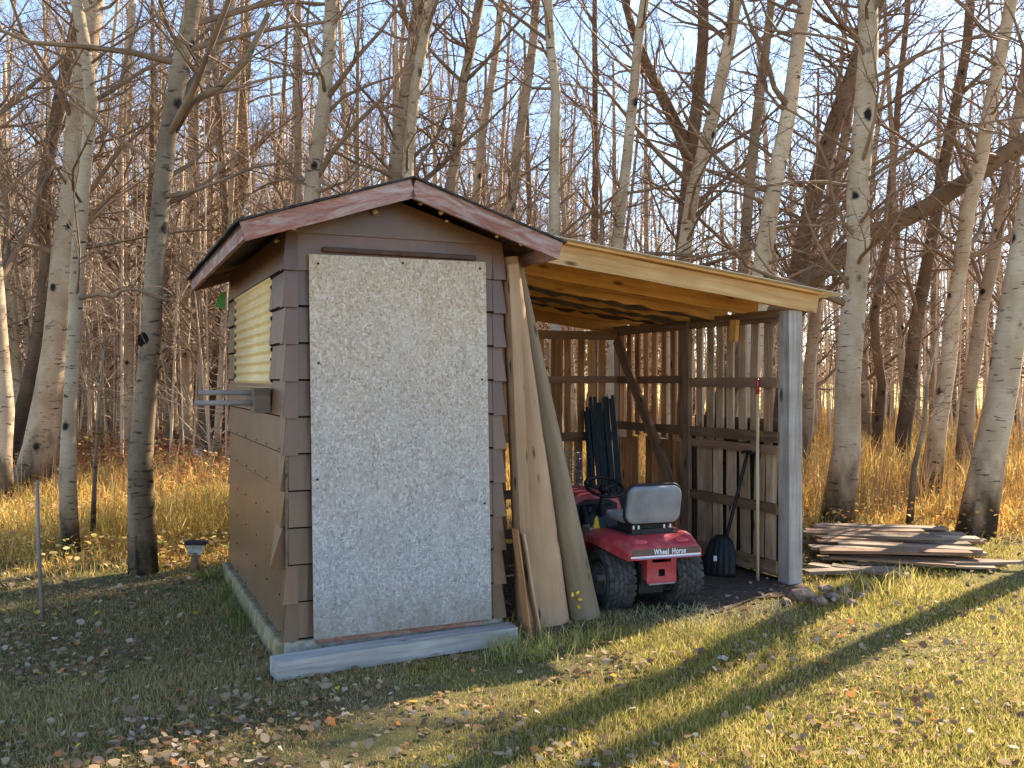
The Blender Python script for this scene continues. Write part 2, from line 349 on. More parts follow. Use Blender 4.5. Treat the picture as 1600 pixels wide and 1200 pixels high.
    mr3 = N(t, 'ShaderNodeMapRange'); mr3.inputs[1].default_value = -0.16; mr3.inputs[2].default_value = 0.14; mr3.inputs[3].default_value = 0.6; mr3.inputs[4].default_value = 0; t.links.new(ad3.outputs[0], mr3.inputs[0])
    c = mixc(t, mr3.outputs[0], c, (0.20, 0.15, 0.105))
    t.links.new(c, b.inputs['Base Color']); bump(t, b, cols, 0.2, 0.002); return m
M['osb'] = osb_mat()
def ground_mat():
    m, t, b = new_mat('leafy_soil_and_turf', 0.95, 0.05)
    v = coords(t, (1, 1, 1), rnd=False)
    f = noise(t, v, 38, 6, 0.7); g = noise(t, v, 0.9, 4); h = noise(t, v, 7, 4)
    soil = ramp(t, f, [(0.3, (0.075, 0.052, 0.03)), (0.7, (0.22, 0.155, 0.09))])
    turf = ramp(t, h, [(0.3, (0.07, 0.085, 0.022)), (0.7, (0.20, 0.17, 0.06))])
    c = mixc(t, ramp(t, g, [(0.4, (0.2,)*3), (0.6, (0.7,)*3)]), soil, turf)
    straw = ramp(t, f, [(0.3, (0.20, 0.12, 0.04)), (0.7, (0.42, 0.28, 0.10))])
    sp = N(t, 'ShaderNodeSeparateXYZ'); t.links.new(v, sp.inputs[0])
    mr = N(t, 'ShaderNodeMapRange'); mr.inputs[1].default_value = 8.5; mr.inputs[2].default_value = 13; t.links.new(sp.outputs[1], mr.inputs[0])
    t.links.new(mixc(t, mr.outputs[0], c, straw), b.inputs['Base Color']); bump(t, b, f, 0.6, 0.03); return m
M['ground'] = ground_mat()
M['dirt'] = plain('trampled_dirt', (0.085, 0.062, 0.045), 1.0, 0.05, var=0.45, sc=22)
M['field'] = plain('stubble_field', (0.46, 0.40, 0.12), 1.0, 0.05, var=0.2, sc=0.3)

# ------------------------------------------------------------------ ground
def ground():
    xs = np.concatenate([np.linspace(-700, -20, 12), np.linspace(-16, 20, 73), np.linspace(26, 700, 12)])
    ys = np.concatenate([np.linspace(-60, -2, 6), np.linspace(0, 30, 61), np.linspace(36, 1200, 20)])
    X, Y = np.meshgrid(xs, ys); Z = 0.018 * np.sin(X * 1.7 + 0.4 * Y) * np.cos(Y * 1.3) + 0.01 * np.sin(X * 4.1) * np.sin(Y * 3.7)
    Z *= ((np.abs(X) < 25) & (Y < 32)); Z -= 0.012
    V = np.stack([X, Y, Z], -1).reshape(-1, 3); nx = len(xs); a = np.arange(len(ys) - 1)[:, None] * nx + np.arange(nx - 1)[None]
    Fa = np.stack([a, a + 1, a + nx + 1, a + nx], -1).reshape(-1, 4)
    link('ground', np_mesh('ground', V, Fa, 4), M['ground'], kind='structure')
ground()
fb = MB(); fb.add([(-25, 52, 0.05), (420, 46, 0.05), (420, 330, 0.05), (-60, 330, 0.05)], [(0, 1, 2, 3)])
fb.build('field', M['field'], kind='structure')

# ------------------------------------------------------------------ shed frame: u along the door wall, v along the side wall
RZ = math.radians(23.88); O = Vector((-1.346, 5.577, 0))
D1 = Vector((math.cos(RZ), math.sin(RZ), 0)); D2 = Vector((-math.sin(RZ), math.cos(RZ), 0))
def uv(u, v, z=0): return O + D1 * u + D2 * v + Vector((0, 0, z))
def to_uv(p): q = Vector(p) - O; return q.dot(D1), q.dot(D2)
def on_u(px, py, u):      # pixel ray -> (v, z) on the plane u = const
    d = Vector(((px - 800) / F, 1, -(py - HZ) / F)); c = Vector((0, 0, CAMH))
    k = (u - (c - O).dot(D1)) / d.dot(D1); p = c + d * k; return (p - O).dot(D2), p.z
def on_v(px, py, v):      # pixel ray -> (u, z) on the plane v = const
    d = Vector(((px - 800) / F, 1, -(py - HZ) / F)); c = Vector((0, 0, CAMH))
    k = (v - (c - O).dot(D2)) / d.dot(D2); p = c + d * k; return (p - O).dot(D1), p.z

SW, SD, ZB, WT = 1.38, 2.68, 0.135, 2.62      # shed width, depth, bottom of siding, wall top
def roof_z(u): return 2.935 - abs(u - SW / 2) * (0.325 / 0.992)

def build_shed():
    shed = empty('garden_shed', O, RZ, label='small brown lap-sided shed with low gable roof and boarded-up door', cat='shed')
    mb = MB(); mb.prism([(0.03, 0.1), (SW-0.03, 0.1), (SW-0.03, 2.60), (SW/2, 2.80), (0.03, 2.60)], 'y', 0.03, SD-0.03)
    mb.build('wall_core', M['siding_sub'], shed)
    EXP, FL = 0.2225, 0.032
    def board(parent, axis, a0, a1, z0, sgn, base, h=EXP, curl=0):
        """lapped board on a wall; axis 'u' (front/back wall) or 'v' (side walls); sgn = outward direction"""
        z1 = z0 + h + 0.012; pts = []; nseg = 8
        mbb = MB(); vs = []
        for i in range(nseg + 1):
            t = i / nseg; a = a0 + (a1 - a0) * t
            cu = curl * max(0, 1 - (a - a0) / 0.55) ** 2 if curl else 0
            wob = random.uniform(-0.0015, 0.0015)
            dz = -cu * 0.35
            for off, z in ((0.002, z0 + dz), (FL - 0.013 + cu, z0 + dz), (FL + wob + cu, z0 + dz + 0.011), (0.009 + cu * .25, z1), (0.002, z1)):
                o = base + sgn * off
                vs.append((a, o, z) if axis == 'u' else (o, a, z))
        fs = [(0, 1, 2, 3, 4), tuple(5*nseg + q for q in (4, 3, 2, 1, 0))]
        for i in range(nseg):
            for q in range(5): fs.append((5*i+q, 5*i+5+q, 5*i+5+(q+1) % 5, 5*i+(q+1) % 5))
        mbb.add(vs, fs); ob_ = mbb.build('siding_board', M['siding'], parent); ob_.data.materials.append(M['lap_shade_nail'])
        for i in range(nseg): ob_.data.polygons[2 + 5*i + 1].material_index = 1; ob_.data.polygons[2 + 5*i].material_index = 1  # underside and bevel coloured dark as the shade line between courses
        return ob_
    def wall(name, poly, axis, a0, a1):
        m_ = MB(); m_.prism(poly, axis, a0, a1); return m_.build('wall', M['siding_sub'], shed)
    fw = wall('wall', [(0.0, 0.1), (SW, 0.1), (SW, 2.60), (SW/2, 2.82), (0, 2.60)], 'y', 0.004, 0.028)
    lw = wall('wall', [(0.03, 0.1), (SD-0.03, 0.1), (SD-0.03, 2.60), (0.03, 2.60)], 'x', 0.004, 0.028)
    rw = wall('wall', [(0.03, 0.1), (SD-0.03, 0.1), (SD-0.03, 2.60), (0.03, 2.60)], 'x', SW-0.028, SW-0.004)
    bw = wall('wall', [(0.0, 0.1), (SW, 0.1), (SW, 2.60), (SW/2, 2.82), (0, 2.60)], 'y', SD-0.028, SD-0.004)
    cap_gap = (2, 3, 4)
    for k in range(11):
        z = ZB + k * EXP; h = EXP if k < 10 else 0.24
        if k < 10:
            board(fw, 'u', 0.0, 0.17, z, -1, 0.004); board(fw, 'u', SW-0.15, SW, z, -1, 0.004)
        # window opening between v 0.5 and 2.32
        if 1.55 < z < 2.3 and z + EXP > 1.66:
            board(lw, 'v', 0.0, 0.52, z, -1, 0.004, h); board(lw, 'v', 2.30, SD, z, -1, 0.004, h)
        else:
            board(lw, 'v', 0.035 if k in cap_gap else 0.0, SD, z, -1, 0.004, h, curl=0.075 if k == 2 else (0.012 if k in (3, 4) else 0))
        board(rw, 'v', 0.0, SD, z, 1, SW-0.004, h); board(bw, 'u', 0.0, SW, z, 1, SD-0.004, h)
        # metal corner caps lapping both faces
        for (cu, sg) in ((0.0, -1), (SW, 1)):
            if cu == 0.0 and k in cap_gap: continue
            c = MB(); f0 = FL + 0.007
            for (w0, side) in ((0.055, 0), (0.055, 1)):
                zz0, zz1 = z - 0.003, z + h
                if side == 0:   # on the door wall
                    p = [(cu - sg*w0, 0.004-f0, zz0), (cu + sg*f0, 0.004-f0, zz0), (cu + sg*f0, 0.0065-f0, zz0), (cu - sg*w0, 0.0065-f0, zz0)]
                    q = [(cu - sg*w0, 0.004-0.014, zz1), (cu + sg*0.014, 0.004-0.014, zz1), (cu + sg*0.014, 0.0065-0.014, zz1), (cu - sg*w0, 0.0065-0.014, zz1)]
                else:
                    p = [(cu + sg*f0, 0.004-f0, zz0), (cu + sg*f0, w0, zz0), (cu + sg*(f0-0.0025), w0, zz0), (cu + sg*(f0-0.0025), 0.004-f0, zz0)]
                    q = [(cu + sg*0.014, 0.004-0.014, zz1), (cu + sg*0.014, w0, zz1), (cu + sg*0.0115, w0, zz1), (cu + sg*0.0115, 0.004-0.014, zz1)]
                c.hexa(p + q)
            c.build('corner_cap', M['siding'], fw)
    for k in range(0, 7):
        for j in range(6):
            n_ = MB(); n_.lathe([(-0.002, 0.0002), (-0.002, 0.0055), (0.003, 0.0055), (0.003, 0.0002)], 8); n_.build('nail', M['lap_shade_nail'], lw, Matrix.Translation((-FL + 0.0015, 0.12 + j*0.48 + random.uniform(-.03, .03), ZB + k*EXP + 0.028)))
    # bare pale edge where the caps are gone
    e = MB(); e.box(-0.016, -0.002, -0.016, 0.0, ZB + 2*EXP - .02, ZB + 5*EXP); e.build('bare_edge', M['oldplank'], fw)
    # board over the door head and gable boards
    hb = MB(); hb.hexa([(0, -0.022, 2.36), (SW, -0.022, 2.36), (SW, 0.002, 2.36), (0, 0.002, 2.36), (0, -0.010, 2.60), (SW, -0.010, 2.60), (SW, 0.002, 2.60), (0, 0.002, 2.60)])
    hb.build('siding_board', M['siding'], fw)
    gb = MB(); gb.prism([(0.0, 2.585), (SW, 2.585), (SW, 2.60), (SW/2, 2.815), (0.0, 2.60)], 'y', -0.024, -0.0235+0.02); gb.build('siding_board', M['siding'], fw)
    # door head trim
    tr = MB(); tr.box(0.20, 1.20, -0.05, -0.026, 2.475, 2.505); tr.build('door_head_trim', M['soffit'], shed, bevel=0.006)
    # door opening frame seen below the panel
    dr = MB(); dr.box(0.17, 1.26, -0.03, 0.0, 0.10, 0.19); dr.build('threshold', M['fascia'], shed)
    # OSB panel over the doorway, leaning slightly
    ob = MB(); zt = 2.455
    ob.hexa([(0.135, -0.100, 0.145), (1.285, -0.100, 0.150), (1.285, -0.088, 0.150), (0.135, -0.088, 0.145),
             (0.115, -0.052, zt), (1.262, -0.052, zt+0.01), (1.262, -0.040, zt+0.01), (0.115, -0.040, zt)])
    o = ob.build('door_panel', M['osb'], shed, bevel=0.002); o['label'] = 'tall sheet of tan and grey strand board covering the door'
    for (x, z) in ((0.17, 2.40), (0.17, 1.8), (0.16, 1.1), (1.22, 2.42), (1.23, 1.7), (1.24, 0.9), (0.7, 2.43)):
        n_ = MB(); yy = -0.100 + (z - 0.145) / (zt - 0.145) * 0.048; n_.lathe([(-0.003, 0.0001), (-0.003, 0.007), (0.004, 0.007), (0.004, 0.0001)], 10)
        n_.build('screw', M['blackmetal'], o, Matrix.Translation((x, yy - 0.002, z)) @ Matrix.Rotation(math.pi/2, 4, 'Z'))
    # sill timber and concrete footing
    fo = MB(); fo.box(-0.07, 0.10, 0.02, SD+0.02, -0.03, 0.125); fo.build('sill', M['moss'], shed, bevel=0.02)
    f2 = MB(); f2.box(-0.02, SW+0.02, -0.015, 0.20, -0.05, 0.128); f2.build('footing', M['concrete'], shed, bevel=0.012)
    f3 = MB(); f3.box(SW-0.10, SW+0.04, 0.21, SD, -0.05, 0.127); f3.build('footing', M['concrete'], shed)
    # corrugated window cover
    wc = MB(); v0, v1, z0, z1 = 0.52, 2.31, 1.645, 2.37; n = 110; vs = []
    for i in range(n + 1):
        z = z0 + (z1 - z0) * i / n; x = -0.013 + 0.010 * math.sin((z - z0) / 0.067 * 2 * math.pi)
        for v_, dx in ((v0, 0), (v1, 0), (v1, 0.002), (v0, 0.002)): vs.append((x + dx, v_, z))
    fs = [(0, 1, 2, 3), (4*n+3, 4*n+2, 4*n+1, 4*n)]
    for i in range(n):
        for q in range(4): fs.append((4*i+q, 4*i+4+q, 4*i+4+(q+1) % 4, 4*i+(q+1) % 4))
    wc.add(vs, fs, True); o = wc.build('window_cover', M['yellow'], shed); o['label'] = 'pale yellow corrugated sheet over the side window'
    ws_ = MB(); ws_.box(-0.001, 0.0035, 0.50, 2.33, 1.63, 2.39); ws_.build('window_frame', M['soffit'], shed)
    # rack: wooden block with two steel bars sticking out
    rk = MB(); rk.box(-0.06, -0.034, 0.47, 1.35, 1.50, 1.585); rk.box(-0.135, -0.03, 0.44, 0.62, 1.485, 1.645)
    o = rk.build('bracket', M['oldplank'], shed, bevel=0.004)
    for (yy, zz, l) in ((0.60, 1.612, 0.40), (0.50, 1.548, 0.43)):
        b_ = MB(); b_.tube([(-0.03, yy, zz), (-0.06-l, yy, zz+0.004)], [0.017, 0.017], 12); b_.build('bar', M['bars'], o)
    # roof deck
    of, ob_, eo = 0.30, 0.32, 0.302
    zr = lambda u: roof_z(u)
    for sgn in (-1, 1):
        c = SW / 2; ue = c + sgn * 0.992
        d = MB(); d.prism([(c, 2.915-0.03), (ue, zr(ue)-0.05), (ue, zr(ue)-0.018), (c, 2.917)], 'y', -of+0.028, SD+ob_-0.028); rd = d.build('roof_deck', M['soffit'], shed)
        # shingle courses, lapped
        nrow = 7
        for r in range(nrow):
            a = 0.992 * r / nrow; b2 = 0.992 * (r + 1) / nrow + 0.03; vs = []; seg = 16
            for i in range(seg + 1):
                y = -of - 0.018 + (SD + of + ob_ + 0.036) * i / seg; j = random.uniform(-0.004, 0.004) - (0.010 if i in (0, seg) else 0)
                ua, ub = c + sgn * a, c + sgn * (b2 + random.uniform(0, 0.008))
                vs += [(ua, y, zr(ua) - 0.015 + j*.5), (ub, y, zr(ub) - 0.013 + j), (ub, y, zr(ub) + 0.002 + j), (ua, y, zr(ua) - 0.006 + j*.5)]
            fs = [(0, 1, 2, 3), (4*seg+3, 4*seg+2, 4*seg+1, 4*seg)]
            for i in range(seg):
                for q in range(4): fs.append((4*i+q, 4*i+4+q, 4*i+4+(q+1) % 4, 4*i+(q+1) % 4))
            s_ = MB(); s_.add(vs, fs); s_.build('shingle_course', M['shingle'], rd)
        # barge boards, front and back
        H = 0.112
        for y0, y1 in ((-of, -of+0.026), (SD+ob_-0.026, SD+ob_)):
            ln = math.hypot(0.992, 0.325); L0 = Vector((c, (y0+y1)/2, 2.915 - H/2 - 0.008)); L1 = Vector((ue, (y0+y1)/2, zr(ue) - 0.02 - H/2 - 0.005))
            f_ = MB(); Mx, L = frame(L0, L1, (0, 0, 1))
            f_.add([(L*i/6, yy, zz) for i in range(7) for (yy, zz) in ((-0.013, -H/2+random.uniform(-.002, .002)), (0.013, -H/2), (0.013, H/2), (-0.013, H/2))],
                   [(0,1,2,3), (27,26,25,24)] + [(4*i+q, 4*i+4+q, 4*i+4+(q+1) % 4, 4*i+(q+1) % 4) for i in range(6) for q in range(4)])
            f_.build('barge_board', M['fascia'], shed, Mx)
        # eave fascia
        f_ = MB(); Mx, L = frame((ue - sgn*0.012, -of+0.028, zr(ue)-0.075), (ue - sgn*0.012, SD+ob_-0.028, zr(ue)-0.08))
        f_.add([(L*i/6, yy, zz) for i in range(7) for (yy, zz) in ((-0.012, -0.052+random.uniform(-.003, .003)), (0.012, -0.052), (0.012, 0.052), (-0.012, 0.052))],
               [(0,1,2,3), (27,26,25,24)] + [(4*i+q, 4*i+4+q, 4*i+4+(q+1) % 4, 4*i+(q+1) % 4) for i in range(6) for q in range(4)])
        f_.build('eave_board', M['fascia'], shed, Mx)
    # pale foam lumps squeezed out under the overhang
    for (u_, v_, z_, r_) in ((0.52, -0.06, 2.735, 0.022), (0.80, -0.10, 2.80, 0.016), (0.93, -0.12, 2.75, 0.018), (0.97, -0.12, 2.70, 0.012), (1.30, -0.15, 2.62, 0.014), (1.47, -0.15, 2.58, 0.016), (0.02, -0.06, 2.60, 0.018), (-0.04, 0.15, 2.55, 0.02)):
        l = MB(); l.lathe([(-r_, 0.0005), (-r_*.7, r_*.8), (0, r_*1.1), (r_*.8, r_*.6), (r_, 0.0005)], 9, closed=False)
        l.v = [(x*random.uniform(.6, 1.1), y*random.uniform(.5, 1.1), z*random.uniform(.4, .9)) for x, y, z in l.v]; l.build('foam_lump', M['yellow'], shed, Matrix.Translation((u_, v_, z_)))
    return shed
build_shed()

# green scrap under the far eave
g = MB(); p = [(-0.03, 0, 0), (-0.08, 0.02, -0.02), (-0.12, 0.03, -0.13), (-0.04, 0.01, -0.17)]
g.add(p + [(a, b+0.012, c) for a, b, c in p], [(3,2,1,0), (4,5,6,7)] + [(k, (k+1) % 4, 4+(k+1) % 4, 4+k) for k in range(4)])
o = g.build('plastic_scrap', M['greenplastic'], label='small green plastic scrap hanging under the shed eave', cat='scrap'); o.location = uv(0.0, SD+0.06, 2.47); o.rotation_euler = (0, 0, RZ)

# ------------------------------------------------------------------ timber in front of the door
a, b = gnd(430, 1062), gnd(806, 1002)
dirn = (b - a).normalized(); perp = Vector((-dirn.y, dirn.x, 0))
plank('timber', None, a + perp * 0.03 + Vector((0, 0, 0.055)), b + perp * 0.03 + Vector((0, 0, 0.05)), 0.15, 0.105, M['grey'], jit=0.005, seg=8,
      label='grey weathered squared timber lying on the ground before the boarded door', cat='timber')

# ------------------------------------------------------------------ open shelter beside the shed
UR, VF, VB = 4.22, 0.485, 3.22
def build_shelter():
    sh = empty('open_shelter', O, RZ, label='open lean-to shelter of pallets and yellow lumber beside the brown shed', cat='shelter')
    def top(u): return 2.725 - (u - 1.70) * 0.118
    def P(name, p0, p1, w_, t_, mat, up=(0, 0, 1), parent=None, **k): return plank(name, parent or sh, p0, p1, w_, t_, M[mat], up, **k)
    # front post (thick, silver) and other posts
    p_ = MB(); p_.box(UR-0.07, UR+0.07, VF-0.07, VF+0.07, -0.05, top(UR)-0.155); o = p_.build('post', M['grey_z'], sh, bevel=0.006); o['label'] = 'thick silver-grey corner post'
    for u_, v_, mt in ((UR-0.02, VB, 'pallet_z'), (1.52, VB, 'pallet_z')):
        q = MB(); q.box(u_-0.05, u_+0.05, v_-0.05, v_+0.05, -0.05, top(u_)-0.16); q.build('post', M[mt], sh, bevel=0.004)
    vm, _ = on_u(1077, 640, UR-0.07)
    q = MB(); q.box(UR-0.115, UR-0.075, vm-0.05, vm+0.05, -0.05, 2.27); q.build('post', M['pallet_z'], sh)
    # front beam and rafters, running away from the shed
    def raf(v_, mat, d, th, wane=0, u1=UR+0.21, drop=0):
        return P('beam' if drop == 0 and v_ < .6 else 'rafter', (1.71, v_, top(1.71)-d/2-0.004-drop), (u1, v_, top(u1)-d/2-0.004-drop), d, th, mat, up=(0, 1, 0), wane=wane, seg=8)
    raf(VF-0.075, 'fresh', 0.145, 0.04)
    raf(0.98, 'rough', 0.16, 0.05, 0.0, UR+0.05)
    raf(1.42, 'rough', 0.19, 0.05, 0.03, UR+0.05)
    raf(1.80, 'rough', 0.20, 0.05, 0.035, UR+0.05)
    raf(2.22, 'rough', 0.19, 0.05, 0.02, UR+0.05)
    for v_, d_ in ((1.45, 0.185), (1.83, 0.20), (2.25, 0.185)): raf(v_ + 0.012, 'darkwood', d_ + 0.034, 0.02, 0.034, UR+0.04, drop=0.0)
    raf(2.70, 'rough', 0.18, 0.05, 0.0, UR+0.05)
    raf(VB+0.05, 'rough', 0.22, 0.045, 0.0, UR+0.08)
    # roof boards lying on the rafters, and the sheet on top
    n = 13
    for i in range(n):
        vv = VF - 0.16 + (VB + 0.28 - VF) * (i + 0.5) / n
        P('roof_board', (1.72, vv, top(1.72)+0.008), (UR+0.22, vv, top(UR+0.22)+0.008), 0.222, 0.018, 'rough' if i else 'fresh', wane=0.008, seg=6)
    s = MB(); u0, u1 = 1.45, UR+0.43; seg = 90; vs = []
    for i in range(seg + 1):
        vv = VF - 0.20 + (VB + 0.40 - VF) * i / seg; z = 0.005 * math.sin(i * 2 * math.pi / 2.6)
        for u_, dz in ((u0, 0), (u1, 0), (u1, 0.003), (u0, 0.003)): vs.append((u_, vv, top(u_) + 0.026 + z + dz))
    s.add(vs, [(0,1,2,3), (4*seg+3, 4*seg+2, 4*seg+1, 4*seg)] + [(4*i+q, 4*i+4+q, 4*i+4+(q+1) % 4, 4*i+(q+1) % 4) for i in range(seg) for q in range(4)])
    s.build('roof_sheet', M['galv'], sh)
    # right wall of pallets: rails then slats
    w_ = empty('pallet_wall'); w_.parent = sh; w_['label'] = 'wall of grey-brown pallet slats on the open side'
    uo = UR - 0.045
    for z_, v0, v1, hh in ((2.235, VF+.05, VB, 0.10), (1.675, VF+.05, vm-0.05, 0.085), (1.70, vm, VB, 0.075), (1.215, VF+.05, VB, 0.085), (1.11, VF+.05, vm, 0.075), (0.615, VF+.06, vm+.1, 0.08), (0.12, VF+.06, VB, 0.11)):
        P('rail', (uo-0.034, v0, z_), (uo-0.034, v1, z_ + random.uniform(-.012, .012)), hh, 0.04, 'rail', up=(1, 0, 0), parent=w_)
    cr = lambda x: 940 + x / 5.333
    for x in (172, 232, 300, 375, 446, 524, 600, 668, 822, 905, 988, 1080, 1178, 1278, 1388):
        v_, _ = on_u(cr(x), 600, uo)
        ln = random.uniform(-0.008, 0.008); g_ = v_ < vm
        P('slat', (uo + random.uniform(-.004, .004), v_, 1.14 + random.uniform(-.03, .03)), (uo, v_ + ln, 2.25 + random.uniform(-.04, .02)), 0.098 if g_ else 0.09, 0.018, 'pallet_grey' if g_ else 'pallet', up=(1, 0, 0), parent=w_)
        v2 = v_ + random.uniform(-0.05, 0.05)
        P('slat', (uo + random.uniform(-.004, .004), v2, 0.04 + random.uniform(0, .05)), (uo, v2 + random.uniform(-.03, .03), 1.12 + random.uniform(-.06, .05)), 0.124, 0.018, 'pallet_grey' if g_ else 'pallet', up=(1, 0, 0), parent=w_)
    for v_ in (vm + 0.16, vm+0.33, 2.3):   # a few extra low slats closing gaps
        P('slat', (uo-0.012, v_, 0.05), (uo-0.012, v_+0.01, 1.1), 0.12, 0.018, 'pallet', up=(1, 0, 0), parent=w_)
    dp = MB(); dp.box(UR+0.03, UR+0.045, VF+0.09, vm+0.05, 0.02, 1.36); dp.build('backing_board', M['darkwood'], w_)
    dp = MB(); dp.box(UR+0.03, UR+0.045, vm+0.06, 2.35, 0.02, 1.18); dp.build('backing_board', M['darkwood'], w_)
    # back wall of pallets
    w2 = empty('pallet_wall'); w2.parent = sh; w2['label'] = 'wall of orange-brown pallet slats across the back'
    for z_, hh in ((2.165, 0.09), (1.69, 0.075), (1.09, 0.09), (0.5, 0.09), (0.1, 0.1)):
        P('rail', (1.55, VB-0.084, z_), (UR-0.12, VB-0.084, z_ + random.uniform(-.02, .02)), hh, 0.04, 'rail', up=(0, 1, 0), parent=w2)
    xs = [(829, .06), (845, .08), (869, .135), (886.5, .07), (907, .078), (924, .088), (940, .08)]
    us = [(on_v(x, 600, VB-0.05)[0], wd) for x, wd in xs]
    u_ = us[0][0] - 0.15
    while u_ > 1.6: us.append((u_, 0.095)); u_ -= 0.145
    for u_, wd in us:
        P('slat', (u_, VB-0.05, 1.06), (u_ + random.uniform(-.012, .012), VB-0.05, 2.19 + random.uniform(-.02, .02)), wd, 0.018, 'pallet', up=(0, 1, 0), parent=w2)
        u2 = u_ + random.uniform(-.03, .03)
        P('slat', (u2, VB-0.048, 0.05), (u2 + random.uniform(-.02, .02), VB-0.048, 1.10), 0.095, 0.018, 'pallet', up=(0, 1, 0), parent=w2)
    # brace and short block under the roof
    v0, z0 = on_u(962, 530, UR-0.20); v1, z1 = on_u(1050, 770, UR-0.20)
    P('brace', (UR-0.19, v0, z0), (UR-0.17, v1, z1), 0.13, 0.03, 'rail', up=(1, 0, 0))
    v0, z0 = on_u(1148, 500, UR-0.12)
    P('block', (UR-0.12, v0, z0), (UR-0.12, v0+0.02, z0-0.19), 0.09, 0.04, 'rough', up=(1, 0, 0))
    return sh
for nm, src in (('grey_z', 'grey'), ('pallet_z', 'pallet')):
    pass
M['grey_z'] = wood('silver_weathered_post', (0.22, 0.175, 0.14), (0.43, 0.365, 0.31), (0.57, 0.50, 0.43), lo=0.95, hi=1.05, axis='z')
M['pallet_z'] = wood('brown_upright_lumber', (0.14, 0.085, 0.055), (0.31, 0.20, 0.13), (0.44, 0.30, 0.20), axis='z')
build_shelter()
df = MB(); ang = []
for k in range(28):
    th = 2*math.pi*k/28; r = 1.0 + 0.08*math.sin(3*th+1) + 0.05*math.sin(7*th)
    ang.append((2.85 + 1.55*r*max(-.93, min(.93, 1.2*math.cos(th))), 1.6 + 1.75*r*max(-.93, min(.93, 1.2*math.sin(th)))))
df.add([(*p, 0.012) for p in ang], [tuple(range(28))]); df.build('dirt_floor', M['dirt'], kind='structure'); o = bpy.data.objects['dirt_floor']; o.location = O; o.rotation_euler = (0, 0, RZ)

# ------------------------------------------------------------------ slabs and boards leaning on the shed
def log_slab(name, path, wid, thick, mat, face, **k):
    """half-round slab: path points bottom->top, widths, with a rounded outer face"""
    mb = MB(); m_ = len(path); n = 9; vs = []
    fx = Vector(face).normalized()
    for i, p in enumerate(path):
        p = Vector(p); d = (Vector(path[min(i+1, m_-1)]) - Vector(path[max(i-1, 0)])).normalized()
        s_ = d.cross(fx).normalized(); o_ = s_.cross(d).normalized()
        for j in range(n):
            th = math.pi * j / (n - 1); ww = wid[i] / 2 * (1 + random.uniform(-.02, .02))
            vs.append(p + s_ * (ww * math.cos(th)) + o_ * (thick[i] * math.sin(th) ** 0.8))
    fs = [(i*n+j, i*n+j+1, (i+1)*n+j+1, (i+1)*n+j) for i in range(m_-1) for j in range(n-1)]
    fs += [(i*n, (i+1)*n, (i+1)*n+n-1, i*n+n-1) for i in range(m_-1)]
    fs += [tuple(range(n)), tuple((m_-1)*n + j for j in range(n-1, -1, -1))]
    p0 = Vector(path[0]); dz = (Vector(path[-1]) - p0); L = dz.length
    mb.add(vs, fs, True); me = mb.mesh(name)
    M0, _ = frame(p0, Vector(path[-1])); me.transform(M0.inverted())
    return link(name, me, M[mat], None, M0, **k)
def lerp_path(a, b, n, bow=0): return [Vector(a).lerp(Vector(b), i/(n-1)) + Vector((0, -bow*math.sin(math.pi*i/(n-1)), 0)) for i in range(n)]
b0 = gnd(848, 976); t0 = at(795, 402, 6.22)
log_slab('log_slab', lerp_path(b0 - Vector((0, 0, .04)), t0, 12, 0.02), [0.42 - 0.30*(i/11)**1.0 for i in range(12)], [0.11-0.05*i/11 for i in range(12)], 'slab', (0.55, -1, 0.1),
         label='wide tapering peeled log slab leaning on the shed corner', cat='log')
b1 = gnd(914, 966); t1 = at(806, 412, 6.5)
log_slab('log_slab', lerp_path(b1 - Vector((0, 0, .04)), t1, 12, 0.01), [0.24 - 0.15*(i/11) for i in range(12)], [0.10-0.05*i/11 for i in range(12)], 'slab2', (0.4, -1, 0.1),
         label='narrower greenish log leaning behind the wide peeled slab', cat='log')
plank('board', None, uv(SW+0.19, -0.06, 0.0), uv(SW+0.075, -0.05, 2.46), 0.07, 0.035, M['slab'], up=(0.4, -1, 0),
      label='narrow orange board upright between shed corner and wide log slab', cat='board')
plank('board', None, uv(SW+0.15, -0.145, 0.0), uv(SW+0.06, -0.12, 0.72), 0.012, 0.10, M['pallet'], up=(0.4, -1, 0),
      label='short thin board leaning low against the shed corner', cat='board')
plank('board', None, uv(SW+0.22, -0.155, 0.0), uv(SW+0.10, -0.135, 0.70), 0.014, 0.10, M['pallet_grey'], up=(0.4, -1, 0),
      label='short pale-edged board leaning beside the wide log slab foot', cat='board')

# ------------------------------------------------------------------ lawn tractor (local: x right, y forward, origin under rear axle)
def tyre_mesh(R, W, lugs):
    mb = MB(); h = W/2; rr = R*0.50
    mb.lathe([(-h*0.80, rr), (-h*0.98, R*0.70), (-h, R*0.82), (-h*0.90, R*0.93), (-h*0.70, R*0.972), (0, R*0.985), (h*0.70, R*0.972), (h*0.90, R*0.93), (h, R*0.82), (h*0.98, R*0.70), (h*0.80, rr)], 36)
    if lugs:
        nl = 26
        for k in range(nl):
            for j, x in enumerate((-0.82, -0.50, -0.17, 0.17, 0.50, 0.82)):
                th = 2*math.pi*(k + (0.5 if j % 2 else 0))/nl; dr = -0.03*R if abs(x) > .7 else 0
                sk = 0.25 if j % 2 else -0.25; da = 2*math.pi/nl*0.36; wx = 0.145*h; pts = []
                for rad in (R*0.965+dr, R*1.012+dr):
                    for (sx, sa) in ((-1, -1), (1, -1), (1, 1), (-1, 1)):
                        a_ = th + da*sa + sk*da*sx; pts.append((x*h + wx*sx, rad*math.cos(a_), rad*math.sin(a_)))
                mb.hexa(pts)
    return mb
